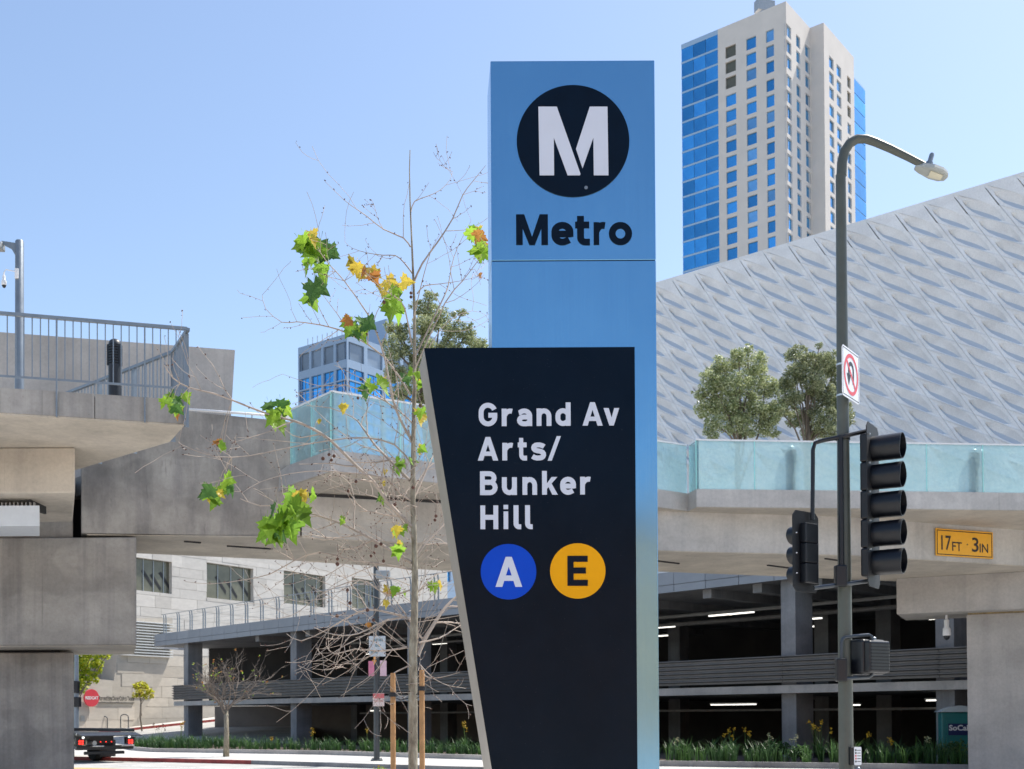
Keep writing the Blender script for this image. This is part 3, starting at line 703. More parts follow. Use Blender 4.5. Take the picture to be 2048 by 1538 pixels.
def grid_wall(name, O, t, nrm, u0, u1, z0, z1, ops, rec, m, parent, backwall=.6):
    us = sorted(set([u0, u1] + [x for o in ops for x in o[:2]])); zs = sorted(set([z0, z1] + [x for o in ops for x in o[2:]]))
    mb = MB()
    P = lambda u, z, d=0: O + t * u + UP * z - nrm * d
    for i in range(len(us) - 1):
        for j in range(len(zs) - 1):
            cu, cz = (us[i] + us[i + 1]) / 2, (zs[j] + zs[j + 1]) / 2
            if any(o[0] < cu < o[1] and o[2] < cz < o[3] for o in ops): continue
            mb.add([P(us[i], zs[j]), P(us[i + 1], zs[j]), P(us[i + 1], zs[j + 1]), P(us[i], zs[j + 1])], [(0, 1, 2, 3)])
    for a, b, c, d in ops:
        v = [P(a, c), P(b, c), P(b, d), P(a, d), P(a, c, rec), P(b, c, rec), P(b, d, rec), P(a, d, rec)]
        mb.add(v, [(0, 4, 5, 1), (1, 5, 6, 2), (2, 6, 7, 3), (3, 7, 4, 0)])
    # back and sides
    v = [P(u0, z0), P(u1, z0), P(u1, z1), P(u0, z1), P(u0, z0, rec + backwall), P(u1, z0, rec + backwall), P(u1, z1, rec + backwall), P(u0, z1, rec + backwall)]
    v = [P(u0 + .5, z0, .03), P(u1 - .5, z0, .03), P(u1 - .5, z1 - .01, .03), P(u0 + .5, z1 - .01, .03), P(u0 + .5, z0, rec + backwall), P(u1 - .5, z0, rec + backwall), P(u1 - .5, z1 - .01, rec + backwall), P(u0 + .5, z1 - .01, rec + backwall)]
    mb.add(v, [(4, 7, 6, 5), (0, 3, 7, 4), (1, 5, 6, 2), (3, 2, 6, 7)])
    return mb.build(name, m, parent)
ops1 = wins
grid_wall('wall', O1, t1, n1, U0, U1, 0, H1, ops1, .35, m_stone, st, 8.0)
for (a, b, c, d) in wins:
    o_ = O1 - n1 * .30; mb = MB(); mb.extr([o_ + t1 * a + UP * c, o_ + t1 * b + UP * c, o_ + t1 * b + UP * d, o_ + t1 * a + UP * d], -n1, .04)
    wn = mb.build('window', m_wglass, st)
    for k in range(1, 4):
        u = a + (b - a) * k / 3.6
        if u < b - .1:
            mb = MB(); mb.box(O1 + t1 * u - n1 * .28 + UP * ((c + d) / 2), .07, .06, d - c, math.atan2(t1.y, t1.x)); mb.build('mullion', m_mull, wn)
    for k in range(3):   # dark slanted streaks laid over the glass
        u = a + (b - a) * (.22 + .24 * k); z = c + (d - c) * (.62 - .10 * (k % 2)); q = O1 - n1 * .285
        mb = MB(); L_ = (d - c) * .46; mb.extr([q + t1 * u + UP * z, q + t1 * (u + .26) + UP * (z + .16), q + t1 * (u + L_ * .95) + UP * (z - L_ + .28), q + t1 * (u + L_ * .9) + UP * (z - L_)], n1, .006); mb.build('slant_streak', m_letter_black, wn)
# cladding slabs
rs = random.Random(3)
def clad(O, t, nrm, u0, u1, z0, z1, rowh, ln, ops, inside, m, parent, proud=.03):
    z = z0; r_ = 0
    while z < z1 - .05:
        h = min(rowh * rs.choice([.8, 1, 1, 1.2]), z1 - z); u = u0 - rs.random() * ln
        while u < u1:
            L_ = ln * rs.uniform(.6, 1.3); a, b = max(u, u0), min(u + L_, u1)
            u += L_
            if b - a < .25: continue
            pieces = [(a + .012, b - .012, z + .012, z + h - .012)]
            for (oa, ob, oc, od) in ops:
                new = []
                for (x0, x1, y0, y1) in pieces:
                    if x1 <= oa or x0 >= ob or y1 <= oc or y0 >= od: new.append((x0, x1, y0, y1)); continue
                    if x0 < oa: new.append((x0, oa, y0, y1))
                    if x1 > ob: new.append((ob, x1, y0, y1))
                    if y0 < oc: new.append((max(x0, oa), min(x1, ob), y0, oc))
                    if y1 > od: new.append((max(x0, oa), min(x1, ob), od, y1))
                pieces = new
            for (x0, x1, y0, y1) in pieces:
                if x1 - x0 < .1 or y1 - y0 < .08: continue
                if inside and not (inside(x0, y0) and inside(x1, y0) and inside(x0, y1) and inside(x1, y1)): continue
                q = O + nrm * .001; pr = proud + rs.uniform(0, .025)
                mb = MB(); mb.extr([q + t * x0 + UP * y0, q + t * x1 + UP * y0, q + t * x1 + UP * y1, q + t * x0 + UP * y1], nrm, pr); mb.build('stone_slab', m, parent)
        z += h
clad(O1, t1, n1, uv1(262, 1200)[0], uv1(765, 1200)[0], 6.6, 15.0, .95, 2.6, ops1, None, m_stone, st)
# lower leaning wall with the round sign
t0 = t1; n0 = n1
O0 = O1 + n1 * 4.2
def uv0(px, py): p = on_plane(px, py, O0, n0); return ((p - O0).dot(t0), p.z)
P0_ = lambda u, z, d=0: O0 + t0 * u + UP * z + n0 * d
edge_px = [(345, 1236), (346, 1290), (338, 1318), (322, 1362), (300, 1402), (278, 1432), (258, 1460), (254, 1470)]
out = [uv0(*p) for p in edge_px]
notch = [uv0(60, 1475), uv0(60, 1350), uv0(182, 1357), uv0(228, 1361), uv0(237, 1290), uv0(240, 1236)]
outline = out + notch
mb = MB(); mb.extr([P0_(u, max(z, 0)) for u, z in outline], -n0, 2.6)
lw = mb.build('leaning_wall', m_stone2, st)
def in_out(u, z):
    c = False; n_ = len(outline)
    for i in range(n_):
        (x1, y1), (x2, y2) = outline[i], outline[(i + 1) % n_]
        if (y1 > z) != (y2 > z) and u < (x2 - x1) * (z - y1) / (y2 - y1) + x1: c = not c
    return c
zl = uv0(240, 1308)[1]
clad(O0, t0, n0, uv0(80, 1400)[0], uv0(350, 1400)[0], .6, zl - .1, .8, 2.2, [], in_out, m_stone2, lw)
# right lower wall in between (plain, warm)
clad(O1, t1, n1, uv1(262, 1400)[0], uv1(480, 1400)[0], .6, 6.5, .9, 2.4, [], None, m_stone2, st)
# louvre bank
ua, ub = uv0(240, 1270)[0], uv0(341, 1270)[0]; z0_, z1_ = uv0(240, 1311)[1], uv0(240, 1237)[1]
m_louv = plain('louvre_white', (.70, .70, .68), .4, .1, var=.06)
nl = 13
for k in range(nl):
    z = z0_ + (z1_ - z0_) * k / nl; hgt = (z1_ - z0_) / nl
    q = lambda u, zz, d: P0_(u, zz, d)
    mb = MB(); mb.hexa([q(ua, z, .02), q(ub, z, .02), q(ub, z + .03, .30), q(ua, z + .03, .30), q(ua, z + hgt * .62, .02), q(ub, z + hgt * .62, .02), q(ub, z + hgt * .45, .30), q(ua, z + hgt * .45, .30)]); mb.build('louvre_blade', m_louv, lw)
# recess behind the notch, its shade put into the brown colour
qa, qb = uv0(100, 1300)[0], uv0(240, 1300)[0]
for k in range(4):
    z = uv0(200, 1358)[1] + k * .9; mb = MB(); mb.extr([P0_(qa, z, -1.6), P0_(qb, z, -1.6), P0_(qb, z + .87, -1.6), P0_(qa, z + .87, -1.6)], n0, .05); mb.build('recess_panel', plain('recess_shade_tan%d' % k, (.40, .33, .26), .8, var=.12, scale=1), st)
# round red sign
m_redsign = plain('red_sign', (.62, .05, .07), .45, var=.05)
c_u, c_z = uv0(177, 1396); rr = (uv0(177, 1379)[1] - c_z) * 1.02
rsn = thing('round_sign', 'round red theatre sign with white lettering on the stone wall', 'sign', P0_(c_u, c_z - rr, .3))
mb = MB(); mb.lathe(P0_(c_u, c_z, .25), [(rr, 0), (rr, .12)], 36, axis=n0); autosmooth(mb.build('disc', m_redsign, rsn))
for s in (-1, 1):
    mb = MB(); mb.tube([P0_(c_u, c_z + s * rr * .4, 0), P0_(c_u, c_z + s * rr * .4, .26)], .04, 6); mb.build('standoff', m_galv, rsn)
put_text('lettering', 'REDCAT', P0_(c_u - rr * .86, c_z - rr * .17, .372), t0, UP, n0, rr * 1.72, rr * .36, m_white, rsn, .03)
la, lz = uv0(196, 1401); lbq = uv0(267, 1401)[0]
wsn = thing('wall_lettering', 'thin black lettering on the stone wall beside the round red sign', 'lettering', P0_(la, lz, .05))
put_text('lettering', 'Roy and Edna Disney/CalArts Theater', P0_(la, lz - .1, .10), t0, UP, n0, lbq - la, .42, m_letter_black, wsn, .02, .02)
mb = MB(); mb.extr([P0_(la, lz - .17, .0), P0_(lbq, lz - .17, 0), P0_(lbq, lz - .13, 0), P0_(la, lz - .13, 0)], n0, .12); mb.build('mount_bar', m_letter_black, wsn)
ua_, ub_ = uv0(160, 1432), uv0(168, 1440)
mb = MB(); mb.extr([P0_(ua_[0], ub_[1] - .1, .06), P0_(ub_[0], ub_[1] - .1, .06), P0_(ub_[0], ua_[1], .06), P0_(ua_[0], ua_[1], .06)], n0, .03); mb.build('wall_vent', m_galv, lw)

# ================================================================== MUSEUM with lattice veil
mu = thing('museum', 'white museum wrapped in a slanted honeycomb veil of concrete panels', 'building', (22, 70, 0))
MZ = 31.6
pA, pB = atz(1312, 566, MZ), atz(2048, 345, MZ)
tm = (pB - pA); tm.z = 0; tm.normalize(); nm = Vector((tm.y, -tm.x, 0))
MO = Vector((pA.x, pA.y, MZ)) - tm * 4
PM = lambda u, v, d=0: MO + tm * u + UP * v - nm * d
ML = (pB - pA).length + 16
m_veil = concrete('veil_panel', (.85, .845, .835), .05, .7)
m_veil_back = plain('veil_glazing', (.50, .56, .64), .4, var=.1, scale=1.0)
mb = MB(); mb.hexa([PM(-1, -31.6, 12), PM(-1, -31.6, .62), PM(ML, -31.6, .62), PM(ML, -31.6, 12), PM(-1, -.25, 12), PM(-1, -.25, .62), PM(ML, -.25, .62), PM(ML, -.25, 12)])
mb.build('core_wall', m_veil, mu)
aV, bV = (1.75, 0), (.90, -1.44)
lens = [(.56, -.54), (.88, -.60), (1.28, -.78), (1.78, -1.06), (2.28, -1.43), (2.68, -1.86), (2.95, -2.38), (2.55, -2.27), (2.2, -2.07), (1.8, -1.84), (1.46, -1.62), (1.1, -1.33), (.82, -1.0), (.64, -.74)]
cor = [(0, 0), (2.65, -1.44), (3.55, -2.88), (.90, -1.44)]
cc = (1.775, -1.44)
def insetp(p, d=.009):
    v = Vector((cc[0] - p[0], cc[1] - p[1])); l = v.length; return (p[0] + v.x / l * d * 1.6, p[1] + v.y / l * d * 1.6)
corI = [insetp(c) for c in cor]
def lerp2(a, b, t): return (a[0] + (b[0] - a[0]) * t, a[1] + (b[1] - a[1]) * t)
outer = [lerp2(corI[0], corI[1], x) for x in (0, .2, .4, .6, .8)] + [corI[1], lerp2(corI[1], corI[2], .55), corI[2]] + [lerp2(corI[2], corI[3], x) for x in (.2, .4, .6, .8)] + [corI[3], lerp2(corI[3], corI[0], .5)]
ridx = 0
# match 14 outer points with 14 lens points by angle order
lensO = lens[:]
inner = [(.62, -.66), (.72, -.82), (.98, -1.06), (1.40, -1.30), (1.95, -1.64), (2.4, -1.95), (2.72, -2.27), (2.47, -2.21), (2.12, -2.01), (1.72, -1.78), (1.38, -1.56), (1.02, -1.27), (.76, -.95), (.63, -.75)]
n_ = 14
vv = [(p[0], p[1], 0.0) for p in outer] + [(p[0], p[1], .05) for p in lensO] + [(p[0], p[1], .30) for p in inner] + [(p[0], p[1], .12) for p in outer]
# rotate outer so that outer[0] (upper left corner) pairs with lens[0]
ff = []; mm = []
for i in range(n_):
    j = (i + 1) % n_
    ff.append((i, n_ + i, n_ + j, j)); mm.append(0)
    ff.append((n_ + i, 2 * n_ + i, 2 * n_ + j, n_ + j)); mm.append(0)
    ff.append((i, j, 3 * n_ + j, 3 * n_ + i)); mm.append(0)
ff.append(tuple(2 * n_ + i for i in range(n_ - 1, -1, -1))); mm.append(1)
def cell_mesh(name, verts, faces, mats_i):
    me = bpy.data.meshes.new(name)
    me.from_pydata([tuple(tm * u + UP * v - nm * d) for u, v, d in verts], [], faces)
    me.materials.append(m_veil); me.materials.append(m_veil_back); me.polygons.foreach_set('material_index', mats_i); me.update(); return me
cellm = cell_mesh('veil_panel', vv, ff, mm)
tri = [(0.05, 0), (1.72, 0), (2.58, -1.42)]
trv = [(u, v, 0) for u, v in tri] + [(u, v, .12) for u, v in tri]
trim = cell_mesh('veil_edge_panel', trv, [(0, 2, 1), (3, 4, 5), (0, 1, 4, 3), (1, 2, 5, 4), (2, 0, 3, 5)], [0] * 5)
for k in range(0, 12):
    for c in range(-14, 27):
        u, v = aV[0] * c + bV[0] * k, bV[1] * k
        if u < -1.0 or u + 3.6 > ML: continue
        ctr = PM(u + 1.8, v - 1.4); px = 1024 + FPX * ctr.x / ctr.y; py = 1430 - FPX * (ctr.z - EYE) / ctr.y
        if px < 1230 or px > 2150 or py > 930: continue
        link('veil_panel', cellm, mu, PM(u, v))
        if k == 0: link('veil_edge_panel', trim, mu, PM(u, v))
mb = MB(); mb.hexa([PM(-1, -.2, 1.2), PM(-1, -.2, .02), PM(ML, -.2, .02), PM(ML, -.2, 1.2), PM(-1, .06, 1.2), PM(-1, .06, .02), PM(ML, .06, .02), PM(ML, .06, 1.2)]); mb.build('coping', m_veil, mu)

# ================================================================== TOWER
tw = thing('apartment_tower', 'tall beige apartment tower with blue glass corner behind the museum', 'tower', (47, 205, 0))
D0 = 200.0
K = at(1572, 2, D0); HT = K.z
def roofpt(px, py): return atz(px, py, HT)
f1 = (roofpt(1440, 57) - K); f1.z = 0; f1.normalize(); f2 = Vector((-f1.y, f1.x, 0)); 
if f2.x < 0: f2 = -f2
m_tconc = plain('tower_concrete', (.72, .66, .60), .8, var=.05, scale=.3)
m_tglass = plain('tower_glass', (.10, .45, .92), .10, .85, var=.25, scale=.2, objvar=.35)
m_tglass2 = plain('tower_glass_pale', (.22, .50, .85), .2, .7, var=.3, scale=.3, objvar=.3); rs2 = random.Random(4)
m_tspan = plain('tower_spandrel', (.42, .55, .68), .4, .3, var=.05)
B = Vector((K.x, K.y, 0)); FH = 2.8
def px_u(px, O, t):   # distance along plan line O + t*u whose pixel column is px
    k = (px + 6 - 1024) / FPX; return (k * O.y - O.x) / (t.x - k * t.y)
wl = px_u(1440, B, f1); gl_ = px_u(1366, B, f1); w2_ = px_u(1626, B, f2)
zt0 = HT - 3.9
def face(O, t, nrm, W, cols, rows, ztop, m, zb=40, opens=(), tall=.75, name='wall', first=0):
    ops = []
    for r_ in range(rows):
        z1 = ztop - r_ * FH - (.45 if r_ >= 3 else 0); z0 = z1 - FH * tall
        for (a, b) in cols: ops.append((a, b, z0, z1, r_))
    grid_wall(name, O, t, nrm, 0, W, zb, HT, [o[:4] for o in ops], .35, m, tw, 2.0)
    for (a, b, c, d, r_) in ops:
        dark = (a, r_) in opens
        q = O - nrm * .28
        mb = MB(); mb.extr([q + t * a + UP * c, q + t * b + UP * c, q + t * b + UP * d, q + t * a + UP * d], -nrm, .05); mb.build('window', m_wglass if dark else (m_tglass2 if rs2.random() < .22 else m_tglass), tw)
def cols_px(l, O, t): return [tuple(sorted((px_u(a, O, t), px_u(b, O, t)))) for a, b in l]
nf1 = Vector((-f2.x, -f2.y, 0)); nf2 = Vector((-f1.x, -f1.y, 0))
c1_ = cols_px([(1455, 1476), (1497, 1517), (1537, 1553)], B, f1)
face(B, f1, nf1, wl, c1_, 17, zt0, m_tconc, opens={(max(c[0] for c in c1_), r_) for r_ in range(3)})
c2_ = cols_px([(1578, 1588), (1598, 1606), (1616, 1625)], B, f2)
face(B, f2, nf2, w2_, c2_, 18, zt0, m_tconc)
B2 = B + f2 * w2_; pw = 2.6
C2 = B2 - f1 * 0 + nf2 * pw
mb = MB(); mb.hexa([B2 + UP * 40, C2 + UP * 40, C2 + f2 * 2 + UP * 40, B2 + f2 * 2 + UP * 40, B2 + UP * HT, C2 + UP * HT, C2 + f2 * 2 + UP * HT, B2 + f2 * 2 + UP * HT])
mb.v = [v + f2 * .0 for v in mb.v]; mb.build('wall', m_tconc, tw)
B3 = C2 + nf2 * .02; w3_ = px_u(1714, B3, f2)
c3_ = cols_px([(1664, 1673), (1679, 1688), (1700, 1707)], B3, f2)
face(B3, f2, nf2, w3_, c3_, 17, zt0 - 1.0, m_tconc, opens={(max(c[0] for c in c3_), r_) for r_ in range(3)})
# roof slab, core
core = [B + f2 * .4 + f1 * .4, B + f1 * (gl_ - .2) + f2 * .4, B + f1 * gl_ + f2 * 24, B + f2 * 24 + nf2 * pw, B3 + f2 * .4 - nf2 * .4]
mb = MB(); mb.prism([(p.x, p.y) for p in [B + f2 * .9 + f1 * .9, B + f1 * gl_ * .99 + f2 * .9, B + f1 * gl_ + f2 * 20, B + f2 * 20]], 38, HT - .6); mb.build('core', m_tconc, tw)
# blue glass left part: bands of panes
O4 = B + f1 * wl; W4 = gl_ - wl
rows = 30
for r_ in range(24):
    z1 = HT - .9 - r_ * FH
    for k in range(3):
        a, b = W4 * k / 3 + .04, W4 * (k + 1) / 3 - .04
        q = O4 - nf1 * .05; mb = MB(); mb.extr([q + f1 * a + UP * (z1 - FH + .40), q + f1 * b + UP * (z1 - FH + .40), q + f1 * b + UP * z1, q + f1 * a + UP * z1], -nf1, .06); mb.build('glass_pane', m_tglass, tw)
    q = O4; mb = MB(); mb.extr([q + UP * (z1 - FH), q + f1 * W4 + UP * (z1 - FH), q + f1 * W4 + UP * (z1 - FH + .34), q + UP * (z1 - FH + .34)], -nf1, .25); mb.build('spandrel', m_tspan, tw)
mb = MB(); mb.extr([O4 + UP * (HT - .9), O4 + f1 * W4 + UP * (HT - .9), O4 + f1 * W4 + UP * HT, O4 + UP * HT], -nf1, .6); mb.build('spandrel', m_tspan, tw)
mb = MB(); mb.hexa([O4 + f1 * .05 - nf1 * .2 + UP * 38, O4 + f1 * W4 - nf1 * .2 + UP * 38, O4 + f1 * W4 - nf1 * 6 + UP * 38, O4 - nf1 * 6 + UP * 38, O4 + f1 * .05 - nf1 * .2 + UP * (HT - .3), O4 + f1 * W4 - nf1 * .2 + UP * (HT - .3), O4 + f1 * W4 - nf1 * 6 + UP * (HT - .3), O4 - nf1 * 6 + UP * (HT - .3)]); mb.build('glass_core', m_tspan, tw)
# right glass strip
O5 = B3 + f2 * (w3_ + .3) - nf2 * 1.2; w5 = px_u(1736, O5, f2); zt5 = atz(1725, 133, HT).z
zt5 = O5.z; zt5 = EYE + (1430 - 134) / FPX * O5.y
for r_ in range(18):
    z1 = zt5 - .4 - r_ * FH
    mb = MB(); q = O5; mb.extr([q + UP * (z1 - FH + .2), q + f2 * w5 + UP * (z1 - FH + .2), q + f2 * w5 + UP * z1, q + UP * z1], -nf2, .06); mb.build('glass_pane', m_tglass, tw)
mb = MB(); q = O5 - nf2 * .08; mb.extr([q + UP * 40, q + f2 * w5 + UP * 40, q + f2 * w5 + UP * zt5, q + UP * zt5], -nf2, 4); mb.build('glass_core', m_tspan, tw)
# roof plant
q = roofpt(1508, 20) + Vector((3, 5, 0)); q.z = HT - .6
mb = MB(); mb.box(q + UP * 1.6, .9, .9, 3.2, .6); mb.build('vent_stack', m_galv, tw)
mb = MB(); mb.box(q + UP * 4.2, 3.4, 1.6, 2.0, .3); mb.build('cooling_unit', m_galv, tw)
for k, (dx, h) in enumerate([(-9, 2), (6, 1.6), (12, 1.4)]):
    mb = MB(); p_ = B + f1 * 6 + f2 * (3 + k * 5); mb.box(Vector((p_.x, p_.y, HT - .6 + h / 2)), 2, 2, h, .6); mb.build('roof_unit', m_galv, tw)

# ================================================================== BLUE GLASS OFFICE (left of the sign)
ob = thing('glass_office', 'low blue glass office building behind the footbridge parapet', 'building', (-22, 145, 0))
Yc = 140.0; Kc = at(694, 667, Yc); HB = Kc.z; Bc = Vector((Kc.x, Kc.y, 0))
e = atz(592, 697, HB) - Kc; e.z = 0; e.normalize(); e2 = Vector((-e.y, e.x, 0)); 
if e2.x < 0: e2 = -e2
WL_ = px_u(592, Bc, e); 
m_oframe = plain('office_frame', (.30, .40, .53), .5, .1, var=.05); m_obl = plain('office_pane', (.30, .36, .43), .25, .3, var=.3, scale=.3, objvar=.4)
ne = Vector((-e2.x, -e2.y, 0)); ne2 = Vector((-e.x, -e.y, 0))
def oface(O, t, nrm, W, ncol):
    ops = []
    for r_ in range(17):
        for k in range(ncol):
            a = W * (k + .08) / ncol; b = W * (k + .90) / ncol
            if r_ == 0: z1 = HB - .9; z0 = HB - 3.1
            else: z1 = HB - 4.1 - (r_ - 1) * 1.55; z0 = z1 - 1.38
            ops.append((a, b, z0, z1, r_))
    grid_wall('wall', O, t, nrm, 0, W, 8, HB, [o[:4] for o in ops], .3, m_oframe, ob, 3)
    for a, b, c, d, r_ in ops:
        q = O - nrm * .22; mb = MB(); mb.extr([q + t * a + UP * c, q + t * b + UP * c, q + t * b + UP * d, q + t * a + UP * d], -nrm, .05); w_ = mb.build('window', m_obl if r_ == 0 else m_tglass, ob)
        if r_ > 0:
            mb = MB(); mb.box(q + t * ((a + b) / 2) + UP * ((c + d) / 2), .08, .1, d - c, math.atan2(t.y, t.x)); mb.build('mullion', m_mull, w_)
oface(Bc, e, ne, WL_, 4); oface(Bc, e2, ne2, 26, 8)
pp = [Bc + e * .3 + e2 * .3, Bc + e * WL_ + e2 * .3, Bc + e * WL_ + e2 * 26, Bc + e2 * 26 + e * .3]
mb = MB(); mb.prism([(p.x, p.y) for p in pp], HB - .5, HB - .2); mb.build('roof', m_oframe, ob)
mb = MB(); mb.prism([(p.x, p.y) for p in [Bc + e * 1 + e2 * 8, Bc + e * WL_ * .6 + e2 * 8, Bc + e * WL_ * .6 + e2 * 22, Bc + e * 1 + e2 * 22]], HB - .2, HB + 4.2); mb.build('roof_pavilion', m_oframe, ob)
for k in range(9):
    p_ = Bc + e * (.6 + WL_ * .9 * k / 9) + e2 * .6; mb = MB(); mb.tube([p_ + UP * (HB - .2), p_ + UP * (HB + 1.1)], .05, 4); mb.build('roof_post', m_galv, ob)

# ================================================================== LOW BUILDING BEHIND THE VIEWPOINT (unseen, added only for the sign's reflection)
rb = thing('reflection_building', 'unseen tan building added behind the viewpoint for the sign to reflect', 'building', (5, -52, 0))
m_refl_tan = plain('reflection_tan', (.80, .46, .26), .85, var=.1, scale=.5)
ro = Vector((70, -42, 0)); rt1 = Vector((-1, 0, 0)); rn = Vector((0, 1, 0))
opsr = [(6 + k * 9, 8.4 + k * 9, 1.2, 3.0) for k in range(14)] + [(6 + k * 9, 8.4 + k * 9, 5.8, 7.4) for k in range(14)]
grid_wall('wall', ro, rt1, rn, 0, 135, -.1, 10.5, opsr, .3, m_refl_tan, rb, 10)
for a, b, c, d in opsr:
    q = ro - rn * .25; mb = MB(); mb.extr([q + rt1 * a + UP * c, q + rt1 * b + UP * c, q + rt1 * b + UP * d, q + rt1 * a + UP * d], -rn, .05); mb.build('window', m_wglass, rb)
mb = MB(); mb.box((2.5, -41.9, 10.6), 135.6, .5, .25); mb.build('coping', m_concw, rb)
# ================================================================== STATION SIGN
SY = 5.3
sg = thing('station_sign', 'tall metal transit station sign with round emblem and dark tapered panel', 'sign', (0.1, SY, 0))
def brushed():
    m, t, b = nodes('sky_tinted_brushed_metal'); P = objc(t)  # base blue imitates mirrored sky; the metal itself is neutral
    st_ = noise(t, 1, 4, .7, P, (160, 160, 1.2)); cl = noise(t, 1.7, 5, .6, P, (1, 1, .6))
    c = mixc(t, ramp(t, st_, [(.3, (.185, .40, .60)), (.7, (.21, .44, .64))]), ramp(t, cl, [(.3, (.90, .92, .94)), (.7, (1.05, 1.04, 1.03))]), .9, 'MULTIPLY')
    t.links.new(c, b.inputs['Base Color']); b.inputs['Metallic'].default_value = .92
    t.links.new(mixc(t, ramp(t, st_, [(.2, [.12] * 3), (.8, [.19] * 3)]), ramp(t, noise(t, 6, 6, .75, P, (1, 1, .5)), [(.35, [.8] * 3), (.7, [1.25] * 3)]), 1.0, 'MULTIPLY'), b.inputs['Roughness'])
    b.inputs['Anisotropic'].default_value = .4
    bumpn(t, b, st_, .03, .002)
    scr = ramp(t, noise(t, 1, 3, .6, P, (26, 26, 5)), [(.735, (0, 0, 0)), (.745, (1, 1, 1))])
    c2 = mixc(t, c, (.55, .60, .62), scr); t.links.new(c2, b.inputs['Base Color']); return m
m_brush = brushed()
def darkpanel():
    m, t, b = nodes('dark_navy_panel'); P = objc(t)
    dust = ramp(t, noise(t, 3, 6, .7, P), [(.35, (.002, .005, .011)), (.75, (.004, .008, .016))])
    spk = ramp(t, noise(t, 120, 1, .4, P), [(.22, (.25, .25, .25)), (.25, (0, 0, 0))])
    c = mixc(t, dust, spk, 0.05, 'ADD'); t.links.new(c, b.inputs['Base Color']); b.inputs['Roughness'].default_value = .34
    b.inputs['Specular IOR Level'].default_value = .15; b.inputs['Specular Tint'].default_value = (.6, .8, 1, 1)
    t.links.new(ramp(t, noise(t, 5, 5, .7, P), [(.3, [.16] * 3), (.7, [.26] * 3)]), b.inputs['Roughness']); return m
m_navy = darkpanel()
m_sideal = plain('panel_side_metal', (.34, .31, .27), .45, .6, var=.12, scale=4)
m_letter = plain('letter_white', (.58, .62, .70), .55, var=.03)
m_disc_b = plain('route_blue', (.001, .06, .50), .35, var=.06); m_disc_y = plain('route_yellow', (.80, .36, .004), .35, var=.06)
m_embl = plain('emblem_navy', (.001, .006, .016), .3, var=.2, scale=9)
for m__ in (m_disc_b, m_disc_y, m_embl): m__.node_tree.nodes['Principled BSDF'].inputs['Specular IOR Level'].default_value = .15
XS = lambda px: at(px, 1000, SY).x
def sp(px, py, dy=0.0):  # point on the sign's front plane (dy in metres towards the viewer)
    return at(px, py, SY) - Vector((0, dy, 0))
TL, TR = sp(981, 122), sp(1307.5, 123); xl, xr = TL.x, TR.x
topz = TL.z; seam = sp(1100, 522).z
xr = sp(1316, 1100).x
def colbox(name, z0, z1):
    mb = MB(); d = .30; mb.prism([(xl, SY), (xr, SY), (xr - .03, SY + d), (xl - .021, SY + d)], z0, z1); return bevel(mb.build(name, m_brush, sg), .003)
colbox('upper_column', seam + .003, topz); colbox('lower_column', -.05, seam)
mb = MB(); mb.prism([(xl + .01, SY + .01), (xr - .01, SY + .01), (xr - .03, SY + .28), (xl, SY + .28)], seam, seam + .003); mb.build('seam', m_black, sg)
# dark tapered panel
PF = .05
def spp(px, py): return at(px, py, SY - PF)
q = [spp(848, 696), spp(1268.5, 694.5), spp(1276, 1538), spp(983.5, 1538)]
sl_l = (q[3].x - q[0].x) / (q[3].z - q[0].z); x_b = q[0].x + sl_l * (0 - q[0].z); xr_p = (q[1].x + q[2].x) / 2
q = [q[0], Vector((xr_p, q[0].y, q[0].z)), Vector((xr_p, q[0].y, -.05)), Vector((q[0].x + sl_l * (-.05 - q[0].z), q[0].y, -.05))]
q = [Vector((p.x, SY - PF, p.z)) for p in q]
mb = MB(); bk = [p + Vector((-.046 if i in (0, 3) else 0, .30, 0)) for i, p in enumerate(q)]
f_ = [(3, 2, 1, 0), (4, 5, 6, 7)]; mb.add([p + Vector((0, .012, 0)) for p in q] + bk, [(0, 1, 2, 3), (7, 6, 5, 4), (0, 4, 5, 1), (1, 5, 6, 2), (2, 6, 7, 3), (3, 7, 4, 0)])
mb.build('panel_body', m_sideal, sg)
mb = MB(); mb.extr(q, Vector((0, 1, 0)), .011); pnl = mb.build('panel_face', m_navy, sg)
